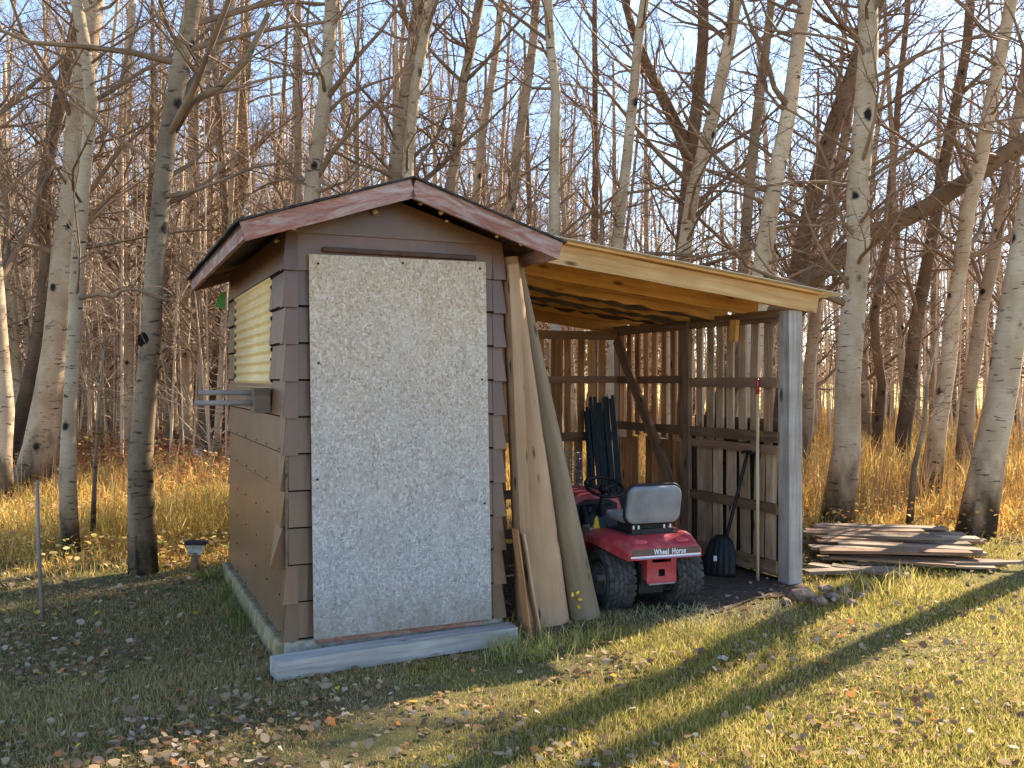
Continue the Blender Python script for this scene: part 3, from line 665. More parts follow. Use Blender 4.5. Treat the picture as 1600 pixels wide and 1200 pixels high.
def build_tractor():
    T = empty('lawn_tractor', (0.985, 6.95, 0), math.radians(19), label='red ride-on lawn tractor with grey seat parked under the shelter', cat='tractor')
    R, W = 0.235, 0.22
    def wheel(x, y, R, W, lugs):
        wh = MB(); wh.lathe([(-W*.5, 0.001), (-W*.5, 0.03), (W*.5, 0.03), (W*.5, 0.001)], 14); hub = wh.build('wheel', M['rim'], T, Matrix.Translation((x, y, R)))
        tyre_mesh(R, W, lugs).build('tyre', M['rubber'], hub)
        rm = MB(); s = 1 if x > 0 else -1
        rm.lathe([(s*W*.40, R*.52), (s*W*.44, R*.50), (s*W*.30, R*.42), (s*W*.10, R*.25), (s*W*.10, 0.001), (s*W*.05, 0.001), (s*W*.05, R*.25), (s*W*.2, R*.45), (-s*W*.42, R*.48), (-s*W*.42, R*.52)], 28)
        rm.build('rim', M['rim'], hub)
    wheel(-0.275, 0, R, W, True); wheel(0.275, 0, R, W, True)
    wheel(-0.33, 1.17, 0.17, 0.13, True); wheel(0.33, 1.17, 0.17, 0.13, True)
    b = MB(); b.box(-0.13, 0.13, -0.22, 1.35, 0.22, 0.36); b.box(-0.10, 0.10, -0.12, 0.12, 0.13, 0.30); b.tube([(-0.24, 0, R), (0.24, 0, R)], [0.04, 0.04], 10); b.tube([(-0.30, 1.17, 0.17), (0.30, 1.17, 0.17)], [0.022]*2, 8)
    b.build('chassis', M['blackmetal'], T)
    mw = MB(); mw.prism([(-0.44, 0.48), (-0.30, 0.40), (0.30, 0.40), (0.44, 0.48), (0.44, 0.80), (0.30, 0.95), (-0.30, 0.95), (-0.44, 0.80)], 'z', 0.09, 0.20); mw.build('mower_deck', M['blackmetal'], T, bevel=0.02)
    # hitch plate with slot and square hole
    h = MB(); y0, y1 = -0.285, -0.275
    X, Z0, Z1 = 0.118, 0.235, 0.455
    for (x0, x1, z0, z1) in ((-X, X, 0.435, Z1), (-X, -0.075, 0.385, 0.435), (0.075, X, 0.385, 0.435), (-X, X, 0.335, 0.385), (-X, -0.025, 0.285, 0.335), (0.028, X, 0.285, 0.335), (-X, X, Z0, 0.285)): h.box(x0, x1, y0, y1, z0, z1)
    h.box(-X, -X+0.008, y1, y1+0.12, Z0+.02, Z1); h.box(X-0.008, X, y1, y1+0.12, Z0+.02, Z1)
    o = h.build('hitch_plate', M['red'], T); hl = MB(); hl.box(-0.11, 0.10, -0.30, -0.286, 0.23, 0.238); hl.build('hitch_lip', M['steel'], o)
    # fender: lofted shell
    st = []   # (y, half cross-section points x,z)
    def sec(y, zt, xa, xb, xc, zb): st.append((y, [(0, zt), (xa, zt), (xb, zt-0.018), (xc, (zt+zb)/2), (xc+0.008, zb)]))
    sec(-0.345, 0.508, 0.235, 0.268, 0.282, 0.42); sec(-0.335, 0.514, 0.235, 0.270, 0.287, 0.42); sec(-0.25, 0.542, 0.235, 0.275, 0.305, 0.43); sec(-0.17, 0.56, 0.25, 0.30, 0.335, 0.45)
    sec(-0.05, 0.568, 0.27, 0.33, 0.37, 0.475); sec(0.10, 0.568, 0.27, 0.335, 0.38, 0.485); sec(0.22, 0.562, 0.27, 0.335, 0.38, 0.47); sec(0.30, 0.53, 0.27, 0.33, 0.375, 0.42); sec(0.37, 0.44, 0.27, 0.33, 0.37, 0.35); sec(0.42, 0.35, 0.27, 0.33, 0.37, 0.28)
    f = MB(); vs = []
    for y, half in st:
        full = [(-x, z) for x, z in reversed(half[1:])] + half
        vs += [(x, y, z) for x, z in full]
    n = 9
    f.add(vs, [(i*n+j, (i+1)*n+j, (i+1)*n+j+1, i*n+j+1) for i in range(len(st)-1) for j in range(n-1)], False)
    fe = f.build('fender', M['red'], T); sd = fe.modifiers.new('s', 'SOLIDIFY'); sd.thickness = 0.006; sd.offset = -1
    bv = fe.modifiers.new('b', 'BEVEL'); bv.width = 0.006; bv.segments = 2; bv.limit_method = 'ANGLE'
    # rear band closing the fender, with decal stripes and lettering
    rb = MB(); rb.prism([(-0.288, 0.42), (0.288, 0.42), (0.286, 0.465), (0.270, 0.502), (0.24, 0.511), (-0.24, 0.511), (-0.270, 0.502), (-0.286, 0.465)], 'y', -0.352, -0.335)
    bd = rb.build('rear_band', M['red'], T, bevel=0.006)
    d = MB(); d.box(-0.268, 0.268, -0.3545, -0.3525, 0.4545, 0.500); d.build('decal', M['band'], bd)
    d = MB(); d.box(-0.278, 0.278, -0.3545, -0.3525, 0.438, 0.450); d.build('decal_stripe', M['white'], bd)
    d = MB(); d.box(-0.22, 0.278, -0.3545, -0.3525, 0.429, 0.4365); d.build('decal_stripe', M['blue'], bd)
    for word, wx in (('Wheel', -0.040), ('Horse', 0.100)):
        cu = bpy.data.curves.new('t', 'FONT'); cu.body = word; cu.size = 0.058; cu.extrude = 0.0008; cu.offset = 0.0010; cu.align_x = 'CENTER'; cu.space_character = 1.1
        to = bpy.data.objects.new('t', cu); COL.objects.link(to); me = bpy.data.meshes.new_from_object(to.evaluated_get(bpy.context.evaluated_depsgraph_get())); bpy.data.objects.remove(to)
        me.materials.clear(); link('lettering', me, M['white'], bd, Matrix.Translation((wx, -0.3565, 0.4565)) @ Matrix.Rotation(math.pi/2, 4, 'X') @ Matrix.Diagonal((0.70, 0.98, 1, 1)))
    for x in (-0.165, 0.165):
        l = MB(); pts = [(0.052*math.cos(2*math.pi*k/20)*(1.0 if abs(math.cos(2*math.pi*k/20)) < .8 else 1.02), 0.030*math.sin(2*math.pi*k/20)) for k in range(20)]
        l.prism(pts, 'z', 0, 0.018, True); l.build('rear_lens', M['redlens'], T, Matrix.Translation((x, -0.272, 0.5275)) @ Matrix.Rotation(math.radians(22), 4, 'X'), bevel=0.004)
    # seat deck, bracket, bolts
    s = MB(); s.box(-0.20, 0.20, -0.16, 0.24, 0.569, 0.578); dk = s.build('seat_deck', M['blackmetal'], T)
    s = MB(); s.box(-0.17, 0.17, -0.15, -0.115, 0.578, 0.605); s.box(-0.15, 0.15, -0.10, 0.14, 0.578, 0.645); s.build('seat_bracket', M['blackmetal'], T)
    for x in (-0.15, -0.11, 0.10, 0.15):
        s = MB(); s.tube([(x, -0.135, 0.60), (x, -0.135, 0.632)], [0.008, 0.007], 8); s.build('bolt', M['galv'], T)
    # seat
    def rr(wx, hz, r, n=5):
        pts = []
        for cx, cz, a0 in ((wx-r, hz-r, 0), (-wx+r, hz-r, 90), (-wx+r, -hz+r, 180), (wx-r, -hz+r, 270)):
            for i in range(n+1): a_ = math.radians(a0 + 90*i/n); pts.append((cx+r*math.cos(a_), cz+r*math.sin(a_)))
        return pts
    s = MB(); s.prism(rr(0.215, 0.20, 0.08), 'z', 0.645, 0.70, True); se = s.build('seat', M['seat'], T, Matrix.Translation((0.0, 0.08, 0)), bevel=0.02)
    s = MB(); s.prism(rr(0.218, 0.140, 0.07), 'y', -0.03, 0.03, True); s.build('backrest', M['seat'], se, Matrix.Translation((0, -0.235, 0.785)) @ Matrix.Rotation(math.radians(10), 4, 'X'), bevel=0.018)
    s = MB(); pp = [(x, 0.015, z) for x, z in rr(0.222, 0.144, 0.074)]; s.tube(pp + [pp[0]], [0.013]*(len(pp)+1), 7); s.build('piping', M['black'], se, Matrix.Translation((0, -0.235, 0.785)) @ Matrix.Rotation(math.radians(10), 4, 'X'))
    # steering
    s = MB(); s.tube([(0, 0.82, 0.45), (0, 0.72, 0.79)], [0.028, 0.02], 10); co = s.build('steering_column', M['black'], T)
    rg = [(0.158*math.cos(2*math.pi*k/32), 0.158*math.sin(2*math.pi*k/32), 0) for k in range(33)]
    s = MB(); s.tube(rg, [0.014]*33, 8, cap=False)
    for a_ in (0.3, math.pi-0.3, -math.pi/2): s.tube([(0, 0, -0.02), (0.155*math.cos(a_), 0.155*math.sin(a_), 0)], [0.015, 0.012], 6)
    s.tube([(0, 0, -0.035), (0, 0, 0.0)], [0.045, 0.04], 14)
    s.build('steering_wheel', M['black'], T, Matrix.Translation((0, 0.70, 0.82)) @ Matrix.Rotation(math.radians(24), 4, 'X'))
    # dash, hood, grille
    s = MB(); s.prism([(0.70, 0.38), (0.88, 0.36), (0.88, 0.66), (0.83, 0.66), (0.76, 0.56)], 'x', -0.15, 0.15); s.build('dashboard', M['black'], T, bevel=0.02)
    s = MB(); s.box(-0.40, 0.40, 0.36, 0.80, 0.255, 0.275); s.build('footboard', M['blackmetal'], T)
    s = MB(); pr = [(-0.235, 0.36), (-0.24, 0.62), (-0.215, 0.70), (-0.13, 0.745), (0.13, 0.745), (0.215, 0.70), (0.24, 0.62), (0.235, 0.36)]
    s.prism(pr, 'y', 0.86, 1.50, True); ho = s.build('hood', M['red'], T, bevel=0.02)
    s = MB(); s.prism([(-0.19, 0.50), (0.19, 0.50), (0.19, 0.66), (0.11, 0.70), (-0.11, 0.70), (-0.19, 0.66)], 'y', 0.852, 0.859); s.build('instrument_panel', M['blackmetal'], ho)
    for sx in (-1, 1):
        g_ = MB()
        for k in range(5): g_.box(sx*0.2415-0.003, sx*0.2415+0.003, 0.93, 1.28, 0.43+0.036*k, 0.455+0.036*k)
        g_.build('side_grille', M['blackmetal'], ho)
        g_ = MB(); g_.box(sx*0.2425-0.002, sx*0.2425+0.002, 0.88, 1.46, 0.39, 0.402); g_.build('decal_stripe', M['white'], ho)
    # side console, lever, key tag
    s = MB(); s.box(-0.33, -0.24, 0.24, 0.40, 0.46, 0.57); s.build('side_console', M['steel'], T, bevel=0.006)
    s = MB(); s.tube([(-0.29, 0.30, 0.55), (-0.29, 0.34, 0.67)], [0.008, 0.008], 8); s.tube([(-0.29, 0.34, 0.66), (-0.29, 0.35, 0.71)], [0.017, 0.014], 10); s.build('lift_lever', M['black'], T)
    s = MB(); s.prism([(-0.305, 0.565), (-0.255, 0.565), (-0.268, 0.64), (-0.28, 0.66), (-0.292, 0.64)], 'y', 0.230, 0.236); s.build('key_tag', M['tag_yellow'], T)
    return T
build_tractor()

# ------------------------------------------------------------------ things kept in the shelter
for k in range(18):
    u_ = 3.66 + 0.022*(k % 9) * 1.75 + random.uniform(-.01, .01); v_ = VB - 0.28 - 0.06*(k // 9) + random.uniform(-.02, .02)
    h = 1.50 + random.uniform(-0.13, 0.04) - (0.16 if k in (0, 9) else 0)
    p0 = uv(u_ + random.uniform(-.05, .05) - 0.06, v_ - 0.22, 0.0); p1 = uv(u_, v_ + 0.10, h)
    Mx, L = frame(p0, p1, (0, 1, 0)); mb = MB()
    mb.box(0, L, -0.016, 0.016, -0.003, 0.003); mb.box(0, L, -0.003, 0.003, 0.003, 0.030)
    for q in range(14): mb.box(0.1+q*L/16, 0.125+q*L/16, -0.006, 0.006, -0.011, -0.003)
    mb.build('fence_post', M['tpost'], None, Mx, label='dark green steel fence post standing in the bundle behind the tractor', cat='fence post', group='bundle of fence posts in the shelter corner')
# roll of wire mesh
mb = MB(); R_ = 0.17
for k in range(20):
    th = 2*math.pi*k/20; mb.tube([(R_*math.cos(th), R_*math.sin(th), 0), (R_*math.cos(th), R_*math.sin(th), 1.02)], [0.0022]*2, 4)
for j in range(18):
    z = 0.06*j; mb.tube([(R_*math.cos(2*math.pi*k/20), R_*math.sin(2*math.pi*k/20), z) for k in range(21)], [0.0022]*21, 4)
    mb.tube([(R_*.8*math.cos(2*math.pi*k/20), R_*.8*math.sin(2*math.pi*k/20), z) for k in range(21)], [0.0022]*21, 4)
o = mb.build('wire_roll', M['steel'], label='roll of grey wire mesh standing behind the leaning logs', cat='wire roll'); o.location = (0.49, 8.75, 0)

def build_shovel():
    S_ = empty('snow_shovel', label='black snow shovel leaning on the pallet slats', cat='shovel')
    v0, z0 = on_u(1168, 708, UR-0.135); top_ = uv(UR-0.135, v0, z0)
    v1, z1 = on_u(1128, 868, UR-0.33); bot = uv(UR-0.33, v1, z1)
    S_.location = (bot.x, bot.y, 0); off = Vector(S_.location)
    t_, b_ = top_ - off, bot - off; d = (t_ - b_)
    kn = b_ + d*0.86
    s = MB(); s.tube([b_ - d*0.08, b_, b_ + d*0.4, kn, t_], [0.017, 0.017, 0.016, 0.016, 0.014], 10); s.build('shaft', M['black'], S_)
    g_ = MB(); g_.tube([t_ - D2*0.075, t_ - D2*0.05 + Vector((0, 0, .012)), t_ + D2*0.05 + Vector((0, 0, .012)), t_ + D2*0.075], [0.013]*4, 8); g_.build('grip', M['black'], S_)
    # scoop: curved sheet
    mb = MB(); nx, nz = 16, 8; vs = []
    side = (D2*0.75 - D1*0.66).normalized(); out = (-D1*0.75 - D2*0.66).normalized()
    for i in range(nz+1):
        t = i/nz; z = 0.36 - 0.36*t
        for j in range(nx+1):
            x = (j/nx - 0.5); bulge = 0.05*math.sin(math.pi*t) - 0.05*(2*x)**2*(1 - 0.3*t)
            p = Vector((b_.x, b_.y, 0)) + side*(x*(0.16 + 0.11*min(1, t*2.2))) + out*(bulge*0.6 + 0.10*t + 0.02 + 0.006*math.cos(x*34)*min(1, 3*t)) + Vector((0, 0, z - 0.05*(2*x)**4*(1 if i == 0 else 0)))
            vs.append(p)
    mb.add(vs, [(i*(nx+1)+j, i*(nx+1)+j+1, (i+1)*(nx+1)+j+1, (i+1)*(nx+1)+j) for i in range(nz) for j in range(nx)], True)
    sc = mb.build('scoop', M['black'], S_); sd = sc.modifiers.new('s', 'SOLIDIFY'); sd.thickness = 0.006
    l = MB(); l.box(-0.014, 0.014, -0.002, 0.002, -0.022, 0.022); pl = Vector((b_.x, b_.y, 0.17)) + out*0.125 + side*0.03
    Ml = Matrix.Translation(pl) @ Matrix.Rotation(math.atan2(side.y, side.x), 4, 'Z'); l.build('sticker', M['white'], sc, Ml)
    return S_
build_shovel()
v0, z0 = on_u(1183, 592, UR-0.13); v1, z1 = on_u(1184, 904, UR-0.20)
pa, pb = uv(UR-0.20, v1, 0.0), uv(UR-0.125, v0, z0)
Mx, L = frame(pa, pb); st_ = empty('wooden_pole', pa, label='pale wooden pole with red painted tip leaning beside the grey post', cat='pole')
q = MB(); q.tube([(0, 0, 0), (L-0.13, 0, 0)], [0.014, 0.014], 10); q.build('shaft', M['handle'], st_, Matrix.Translation(-Vector(pa)) @ Mx)
q = MB(); q.tube([(L-0.13, 0, 0), (L-0.01, 0, 0), (L, 0, 0)], [0.0155, 0.0155, 0.008], 10); q.build('tip', M['red'], st_, Matrix.Translation(-Vector(pa)) @ Mx)
# dark plank outside the post
plank('leaning_plank', None, uv(UR+0.30, VF+0.30, 0.0), uv(UR+0.11, VF+0.22, 1.32), 0.15, 0.03, M['darkwood'], up=D1,
      label='dark plank leaning on the outside of the thick grey post', cat='plank')

# ------------------------------------------------------------------ pile of old planks
r = random.Random(5)
for k in range(34):
    row = k % 12; lay = k // 12
    Y = 8.35 + row * 0.135 + r.uniform(-.05, .05) + lay*0.08
    x0 = 2.85 + 0.05*row*0.5 + r.uniform(-.12, .25); Ln = r.uniform(1.15, 1.75) - 0.15*lay
    zz = 0.035 + lay*0.05 + (row/11)*0.05 + r.uniform(0, .012); an = r.uniform(-0.34, 0.06)
    p0 = Vector((x0, Y, zz)); p1 = p0 + Vector((Ln*math.cos(an), Ln*math.sin(an), r.uniform(-.05, .03)))
    plank('old_plank', None, p0, p1, r.uniform(0.08, 0.17), r.uniform(0.016, 0.03), M[r.choice(['oldplank', 'oldplank', 'oldplank', 'rail', 'rail'])], label='weathered plank lying in the loose pile right of the shelter', cat='plank', group='pile of old planks')
for (a_, b_) in (((1258, 905), (1425, 892)), ((1300, 895), (1420, 905)), ((1265, 893), (1330, 900))):
    p0, p1 = gnd(*a_), gnd(*b_); z_ = Vector((0, 0, 0.06)); plank('old_plank', None, p0+z_, p1+z_*0.6, 0.12, 0.03, M['oldplank'], label='weathered plank on the grass between grey post and plank pile', cat='plank', group='planks by the post foot')
# stones by the post
for k, (px, py, s_) in enumerate(((1255, 938, .10), (1280, 945, .075), (1300, 938, .06), (1318, 930, .07), (1330, 945, .05), (1290, 925, .07), (1228, 945, .06), (1345, 935, .05))):
    mb = MB(); rr_ = random.Random(k); mb.lathe([(-1, 0.01), (-.8, .55), (-.2, .95), (.4, .9), (.85, .5), (1, 0.01)], 7, closed=False); mb.sm = [False]*len(mb.sm)
    mb.v = [(x*s_*(1+rr_.uniform(-.2, .2)), y*s_*.8*(1+rr_.uniform(-.25, .25)), z*s_*.65*(1+rr_.uniform(-.25, .25))) for x, y, z in mb.v]
    o = mb.build('stone', M['stone'], label='brown field stone in the rubble at the grey post foot', cat='stone', group='stones at the post foot'); o.location = gnd(px, py) + Vector((0, 0, s_*.35)); o.rotation_euler = (0.2, 0.1, k*1.3)
for k, p_ in enumerate(o.data.polygons): pass

# ------------------------------------------------------------------ stakes, fixture at left
b0 = gnd(67, 968); q = MB(); q.tube([(0, 0, -0.05), (-0.03, 0, 0.5), (-0.045, 0.01, 0.98)], [0.014, 0.014, 0.012], 8)
q.build('stake', M['bars'], label='thin grey metal stake in the ground left of the snag tree', cat='stake').location = b0
b0 = gnd(322, 740); q = MB(); q.tube([(0.2, 0, -0.05), (-0.10, 0, 0.50)], [0.07, 0.065], 9, rnd=random)
q.build('broken_post', M['grey_z'], label='broken grey post tilting in the red undergrowth behind the shed', cat='post').location = gnd(318, 745)
fx = empty('garden_fixture', gnd(306, 893), label='small black fixture with pale front on a short stand in the grass', cat='fixture')
q = MB(); q.tube([(0, 0, 0), (0, 0, 0.17)], [0.05, 0.035], 10); q.build('stand', M['rail'], fx)
q = MB(); q.prism([(-0.05, 0.15), (0.05, 0.15), (0.085, 0.24), (-0.075, 0.24)], 'y', -0.03, 0.03); q.build('front', M['concrete'], fx)
q = MB(); q.box(-0.09, 0.10, -0.05, 0.05, 0.24, 0.275); q.build('cap', M['black'], fx, bevel=0.008)

# ------------------------------------------------------------------ trees
def limb(mb, p, d, L, r, rng, depth, up=0.22, wig=0.30):
    n = 6 if depth >= 2 else (4 if depth == 1 else 3); pts = [p.copy()]; rad = [r]; d = d.normalized()
    for i in range(n):
        d = (d + Vector((rng.uniform(-1, 1), rng.uniform(-1, 1), rng.uniform(-1, 1))) * wig + Vector((0, 0, up * 0.3))).normalized()
        p = p + d * (L / n); pts.append(p.copy()); rad.append(max(0.0016, r * (1 - 0.85 * (i + 1) / n)))
    mb.tube(pts, rad, 5 if r > 0.02 else 3, cap=False)
    if depth > 0:
        kids = rng.randint(5, 8) if depth >= 2 else rng.randint(3, 5)
        for _ in range(kids):
            t = rng.uniform(0.2, 1.0); i = min(n - 1, int(t * n)); q = pts[i].lerp(pts[i+1], t * n - i)
            dd = (pts[i+1] - pts[i]).normalized(); ax = Vector((rng.uniform(-1, 1), rng.uniform(-1, 1), rng.uniform(-1, 1))).normalized()
            nd = Quaternion(dd.cross(ax).normalized() if dd.cross(ax).length > 1e-3 else dd.orthogonal(), rng.uniform(0.5, 1.1)) @ dd
            limb(mb, q, nd, L * rng.uniform(0.28, 0.5), max(0.002, rad[i] * 0.5), rng, depth - 1, up, wig)
def make_tree(name, path, rad, mat, rng, nb, zmin, sides=9, blen=(0.7, 2.0), parent_tag=None, forks=(), big=0):
    """path: world points (first at ground); returns Empty with trunk and crown parts"""
    base = Vector(path[0]); base.z = 0
    loc = [Vector(p) - base for p in path]
    # refine and wobble
    pts, rr = [], []
    for i in range(len(loc) - 1):
        sub = max(1, int((loc[i+1] - loc[i]).length / 0.6))
        for s in range(sub):
            t = s / sub; q = loc[i].lerp(loc[i+1], t); amp = 0.18 * rad[i]
            pts.append(q + Vector((rng.uniform(-amp, amp), rng.uniform(-amp, amp), 0))); rr.append(rad[i] * (1-t) + rad[i+1] * t)
    pts.append(loc[-1]); rr.append(rad[-1])
    rr[0] *= 1.28
    if len(rr) > 1: rr[1] *= 1.06
    pts[0].z = -0.08
    e = empty(name, base); tag(e, **(parent_tag or {}))
    t = MB(); t.tube(pts, rr, sides, rnd=rng)
    for fpath, frad in forks:
        tf = MB(); tf.tube([Vector(p) - base for p in fpath], frad, max(6, sides - 2), rnd=rng); tf.build('limb', M[mat], e)
    t.build('trunk', M[mat], e)
    c = MB(); H = pts[-1].z
    srcs = [(pts, rr)] + [([Vector(p) - base for p in fp], fr) for fp, fr in forks]
    for _ in range(nb):
        P_, R_2 = srcs[0] if (len(srcs) == 1 or rng.random() < 0.6) else rng.choice(srcs[1:])
        cand = [i for i in range(len(P_)-1) if P_[i].z > zmin]
        if not cand: continue
        i = rng.choice(cand); q = P_[i].lerp(P_[i+1], rng.random()); a_ = rng.uniform(0, 2*math.pi)
        d = Vector((math.cos(a_), math.sin(a_), rng.uniform(0.0, 0.9)))
        limb(c, q, d, rng.uniform(*blen), min(0.026, R_2[i] * rng.uniform(0.16, 0.36)), rng, 2)
    if big:
        for _ in range(big):
            cand = [i for i in range(len(pts)-1) if zmin < pts[i].z < 7]
            if not cand: break
            i = rng.choice(cand); a_ = rng.uniform(0, 2*math.pi)
            limb(c, pts[i].copy(), Vector((math.cos(a_), math.sin(a_)*.6, rng.uniform(0.2, 0.9))), rng.uniform(1.8, 3.6), min(0.045, rr[i]*0.42), rng, 2, 0.3, 0.26)
    if c.v: c.build('crown', M['twig'], e)
    return e

# (label, bark, depth or None, width px, branch count, pixel path)
FG = [
 ('large leaning pale aspen with thick dark base left of the snag tree', 'aspen', None, 44, 26, [(48, 775), (78, 620), (105, 400), (122, 200), (140, 66)]),
 ('slender pale aspen close in front of the large leaning aspen', 'aspen', None, 21, 14, [(110, 868), (106, 740), (112, 600), (122, 380), (143, 160), (132, 66)]),
 ('crooked dark snag-topped tree with black knot left of the shed', 'snag', None, 31, 16, [(225, 895), (222, 720), (234, 530), (244, 400), (262, 215), (283, 100), (293, 40)]),
 ('thin green-barked sapling between the slender aspen and the snag tree', 'aspen_grey', None, 7, 7, [(143, 858), (148, 740), (154, 640), (165, 520)]),
 ('pale aspen with black wound beside the large leaning aspen base', 'aspen', None, 26, 10, [(2, 790), (8, 640), (-6, 450), (-20, 200)]),
 ('brown leaning trunk crossing behind the large leaning aspen', 'poplar', 15.5, 24, 12, [(5, 735), (45, 600), (68, 500), (74, 400), (66, 300), (95, 150)]),
 ('sunlit aspen trunk left behind the snag tree', 'aspen', 17.5, 18, 16, [(205, 733), (199, 560), (192, 380), (190, 220), (202, 66)]),
 ('golden-lit aspen between snag tree and shed eave', 'aspen', 18.5, 17, 16, [(292, 726), (290, 560), (292, 400), (303, 215), (310, 66)]),
 ('dark poplar trunk just left of the shed wall behind', 'poplar', 19.5, 24, 12, [(335, 719), (340, 600), (352, 480), (375, 300), (385, 66)]),
 ('stout white aspen rising over the left roof slope', 'aspen', 11.5, 27, 24, [(470, 807), (482, 420), (490, 290), (507, 160), (513, 66)]),
 ('dark spotted aspen rising just left of the roof peak', 'aspen_grey', 12.5, 28, 20, [(590, 790), (605, 400), (622, 240), (636, 140), (648, 66)]),
 ('smooth white aspen rising at the shed roof peak', 'aspen', 11.8, 20, 14, [(628, 802), (634, 400), (638, 250), (650, 130), (662, 60)]),
 ('twin grey aspen stem right of the roof peak', 'aspen_grey', 13, 20, 18, [(675, 783), (696, 330), (712, 240), (725, 130), (738, 66)]),
 ('thin pale aspen above the right roof slope', 'aspen', 14.5, 16, 16, [(722, 763), (742, 330), (752, 220), (770, 120), (778, 66)]),
 ('grey forked aspen over the right roof slope', 'aspen_grey', 13.5, 19, 18, [(775, 776), (795, 350), (805, 260), (820, 150), (832, 66)]),
 ('straight pale aspen rising at the tip of the shed eave', 'aspen', 11.6, 19, 14, [(872, 805), (867, 400), (865, 250), (868, 150), (860, 66)]),
 ('smooth aspen above the left half of the shelter roof', 'aspen', 12.4, 19, 16, [(950, 792), (963, 400), (978, 250), (988, 150), (998, 66)]),
 ('leaning pale aspen above the middle of the shelter roof', 'aspen', 12.8, 25, 20, [(1030, 785), (1066, 410), (1085, 290), (1115, 180), (1140, 66)]),
 ('dark forked poplar behind the leaning aspen over the shelter', 'poplar', 15.0, 26, 34, [(1050, 757), (1065, 400), (1078, 260), (1090, 160), (1098, 66)]),
 ('slim grey aspen above the right half of the shelter roof', 'aspen_grey', 13.4, 18, 14, [(1135, 777), (1163, 410), (1172, 290), (1185, 170), (1197, 66)]),
 ('thick smooth white aspen above the low end of the shelter roof', 'aspen', 11.9, 29, 16, [(1150, 800), (1190, 425), (1210, 300), (1232, 170), (1248, 66)]),
 ('brown leaning poplar tangled with twigs above the grey post', 'poplar', 14.0, 30, 44, [(1215, 769), (1245, 430), (1275, 290), (1305, 190), (1350, 66)]),
 ('thick white aspen with black scars right of the grey post', 'aspen', None, 37, 26, [(1303, 822), (1322, 700), (1335, 480), (1342, 300), (1352, 180), (1357, 66)]),
 ('dark-footed poplar standing in the golden grass', 'poplar', 16.5, 21, 20, [(1402, 742), (1425, 560), (1445, 440), (1462, 330), (1500, 130), (1510, 66)]),
 ('leaning pale aspen above the far end of the plank pile', 'aspen', None, 25, 20, [(1448, 785), (1468, 660), (1492, 480), (1512, 330), (1545, 180), (1568, 66)]),
 ('aspen with burnt black foot behind the thick leaning aspen', 'aspen_grey', 14.8, 21, 18, [(1500, 760), (1515, 620), (1535, 480), (1560, 350), (1590, 180)]),
 ('thick leaning white aspen right of the plank pile', 'aspen', None, 44, 22, [(1526, 836), (1548, 700), (1580, 520), (1608, 360), (1650, 150)]),
 ('thin crooked sapling between the two scarred white aspens', 'aspen_grey', None, 9, 7, [(1420, 826), (1428, 730), (1445, 660), (1448, 600), (1470, 500)]),
 ('slim brown trunk between scarred aspen and dark-footed poplar', 'poplar', 18.0, 14, 14, [(1365, 730), (1378, 600), (1365, 500), (1385, 380), (1400, 200)]),
 ('pale trunk right behind the grey post', 'aspen_grey', 15.5, 18, 16, [(1255, 752), (1265, 580), (1275, 480), (1300, 330), (1330, 150)]),
 ('slender pale trunk far right behind the leaning aspens', 'aspen_grey', 17, 17, 18, [(1545, 738), (1565, 560), (1585, 420), (1620, 200)]),
]
trng = random.Random(3)
for lab, mt, Y, wpx, nb, path in FG:
    if Y is None: Y = CAMH * F / (path[0][1] - HZ)
    pts = [at(x, y, Y) for x, y in path]; pts[0].z = 0
    dtop = (pts[-1] - pts[-2]).normalized(); sap = wpx < 12
    if not sap:
        while pts[-1].z < 9.0: pts.append(pts[-1] + (dtop + Vector((trng.uniform(-.08, .08), trng.uniform(-.08, .08), 0.1))).normalized() * 1.3)
    # depth wobble so trunks do not all stand in one plane
    lean = trng.uniform(-0.10, 0.10)
    pts = [p * 1.0 for p in pts]
    r0 = wpx / 2 / F * Y; H = pts[-1].z
    rad = [r0 * (1.12 - 0.55 * min(1, p.z / 10)) if not sap else r0 * (1.15 - 0.8 * p.z / H) for p in pts]
    forks = []
    if 'snag' in lab:
        f0 = at(270, 215, Y); forks.append(([at(268, 180, Y), at(285, 155, Y+.1), at(320, 110, Y+.2), at(345, 66, Y+.3), at(372, -20, Y+.5)], [.06, .055, .05, .045, .03]))
        forks.append(([at(272, 205, Y), at(300, 160, Y-.2), at(345, 135, Y-.4), at(385, 95, Y-.6), at(420, 20, Y-.8)], [.035, .032, .03, .026, .02]))
    if 'dark forked' in lab:
        forks.append(([at(1080, 250, Y), at(1062, 205, Y), at(1040, 160, Y), at(1015, 110, Y), at(990, 50, Y), at(960, -60, Y)], [.13, .11, .095, .08, .07, .05]))
    e = make_tree('aspen_tree' if mt.startswith('aspen') else ('snag_tree' if mt == 'snag' else 'poplar_tree'), pts, rad, mt, trng, int(nb * 1.7) + 8, 0.9 if sap else 2.3, 11 if wpx > 17 else 7, (0.25, 0.6) if sap else (0.8, 2.3), dict(label=lab, cat='tree'), forks, 0 if sap else 3)
    if 'snag' in lab:
        k_ = MB(); c_ = at(233, 531, Y) - e.location - Vector((0.02, 0.082, 0)); k_.lathe([(-.02, .002), (-.016, .03), (-.01, .05), (.015, .055), (.02, .02), (.0, .002)], 10, closed=False); k_.v = [(x, y*trng.uniform(.6, 1.1), z*trng.uniform(.8, 1.5)) for x, y, z in k_.v]; k_.build('knot', M['charred'], e, Matrix.Translation(c_) @ Matrix.Rotation(math.pi/2, 4, 'Z'))
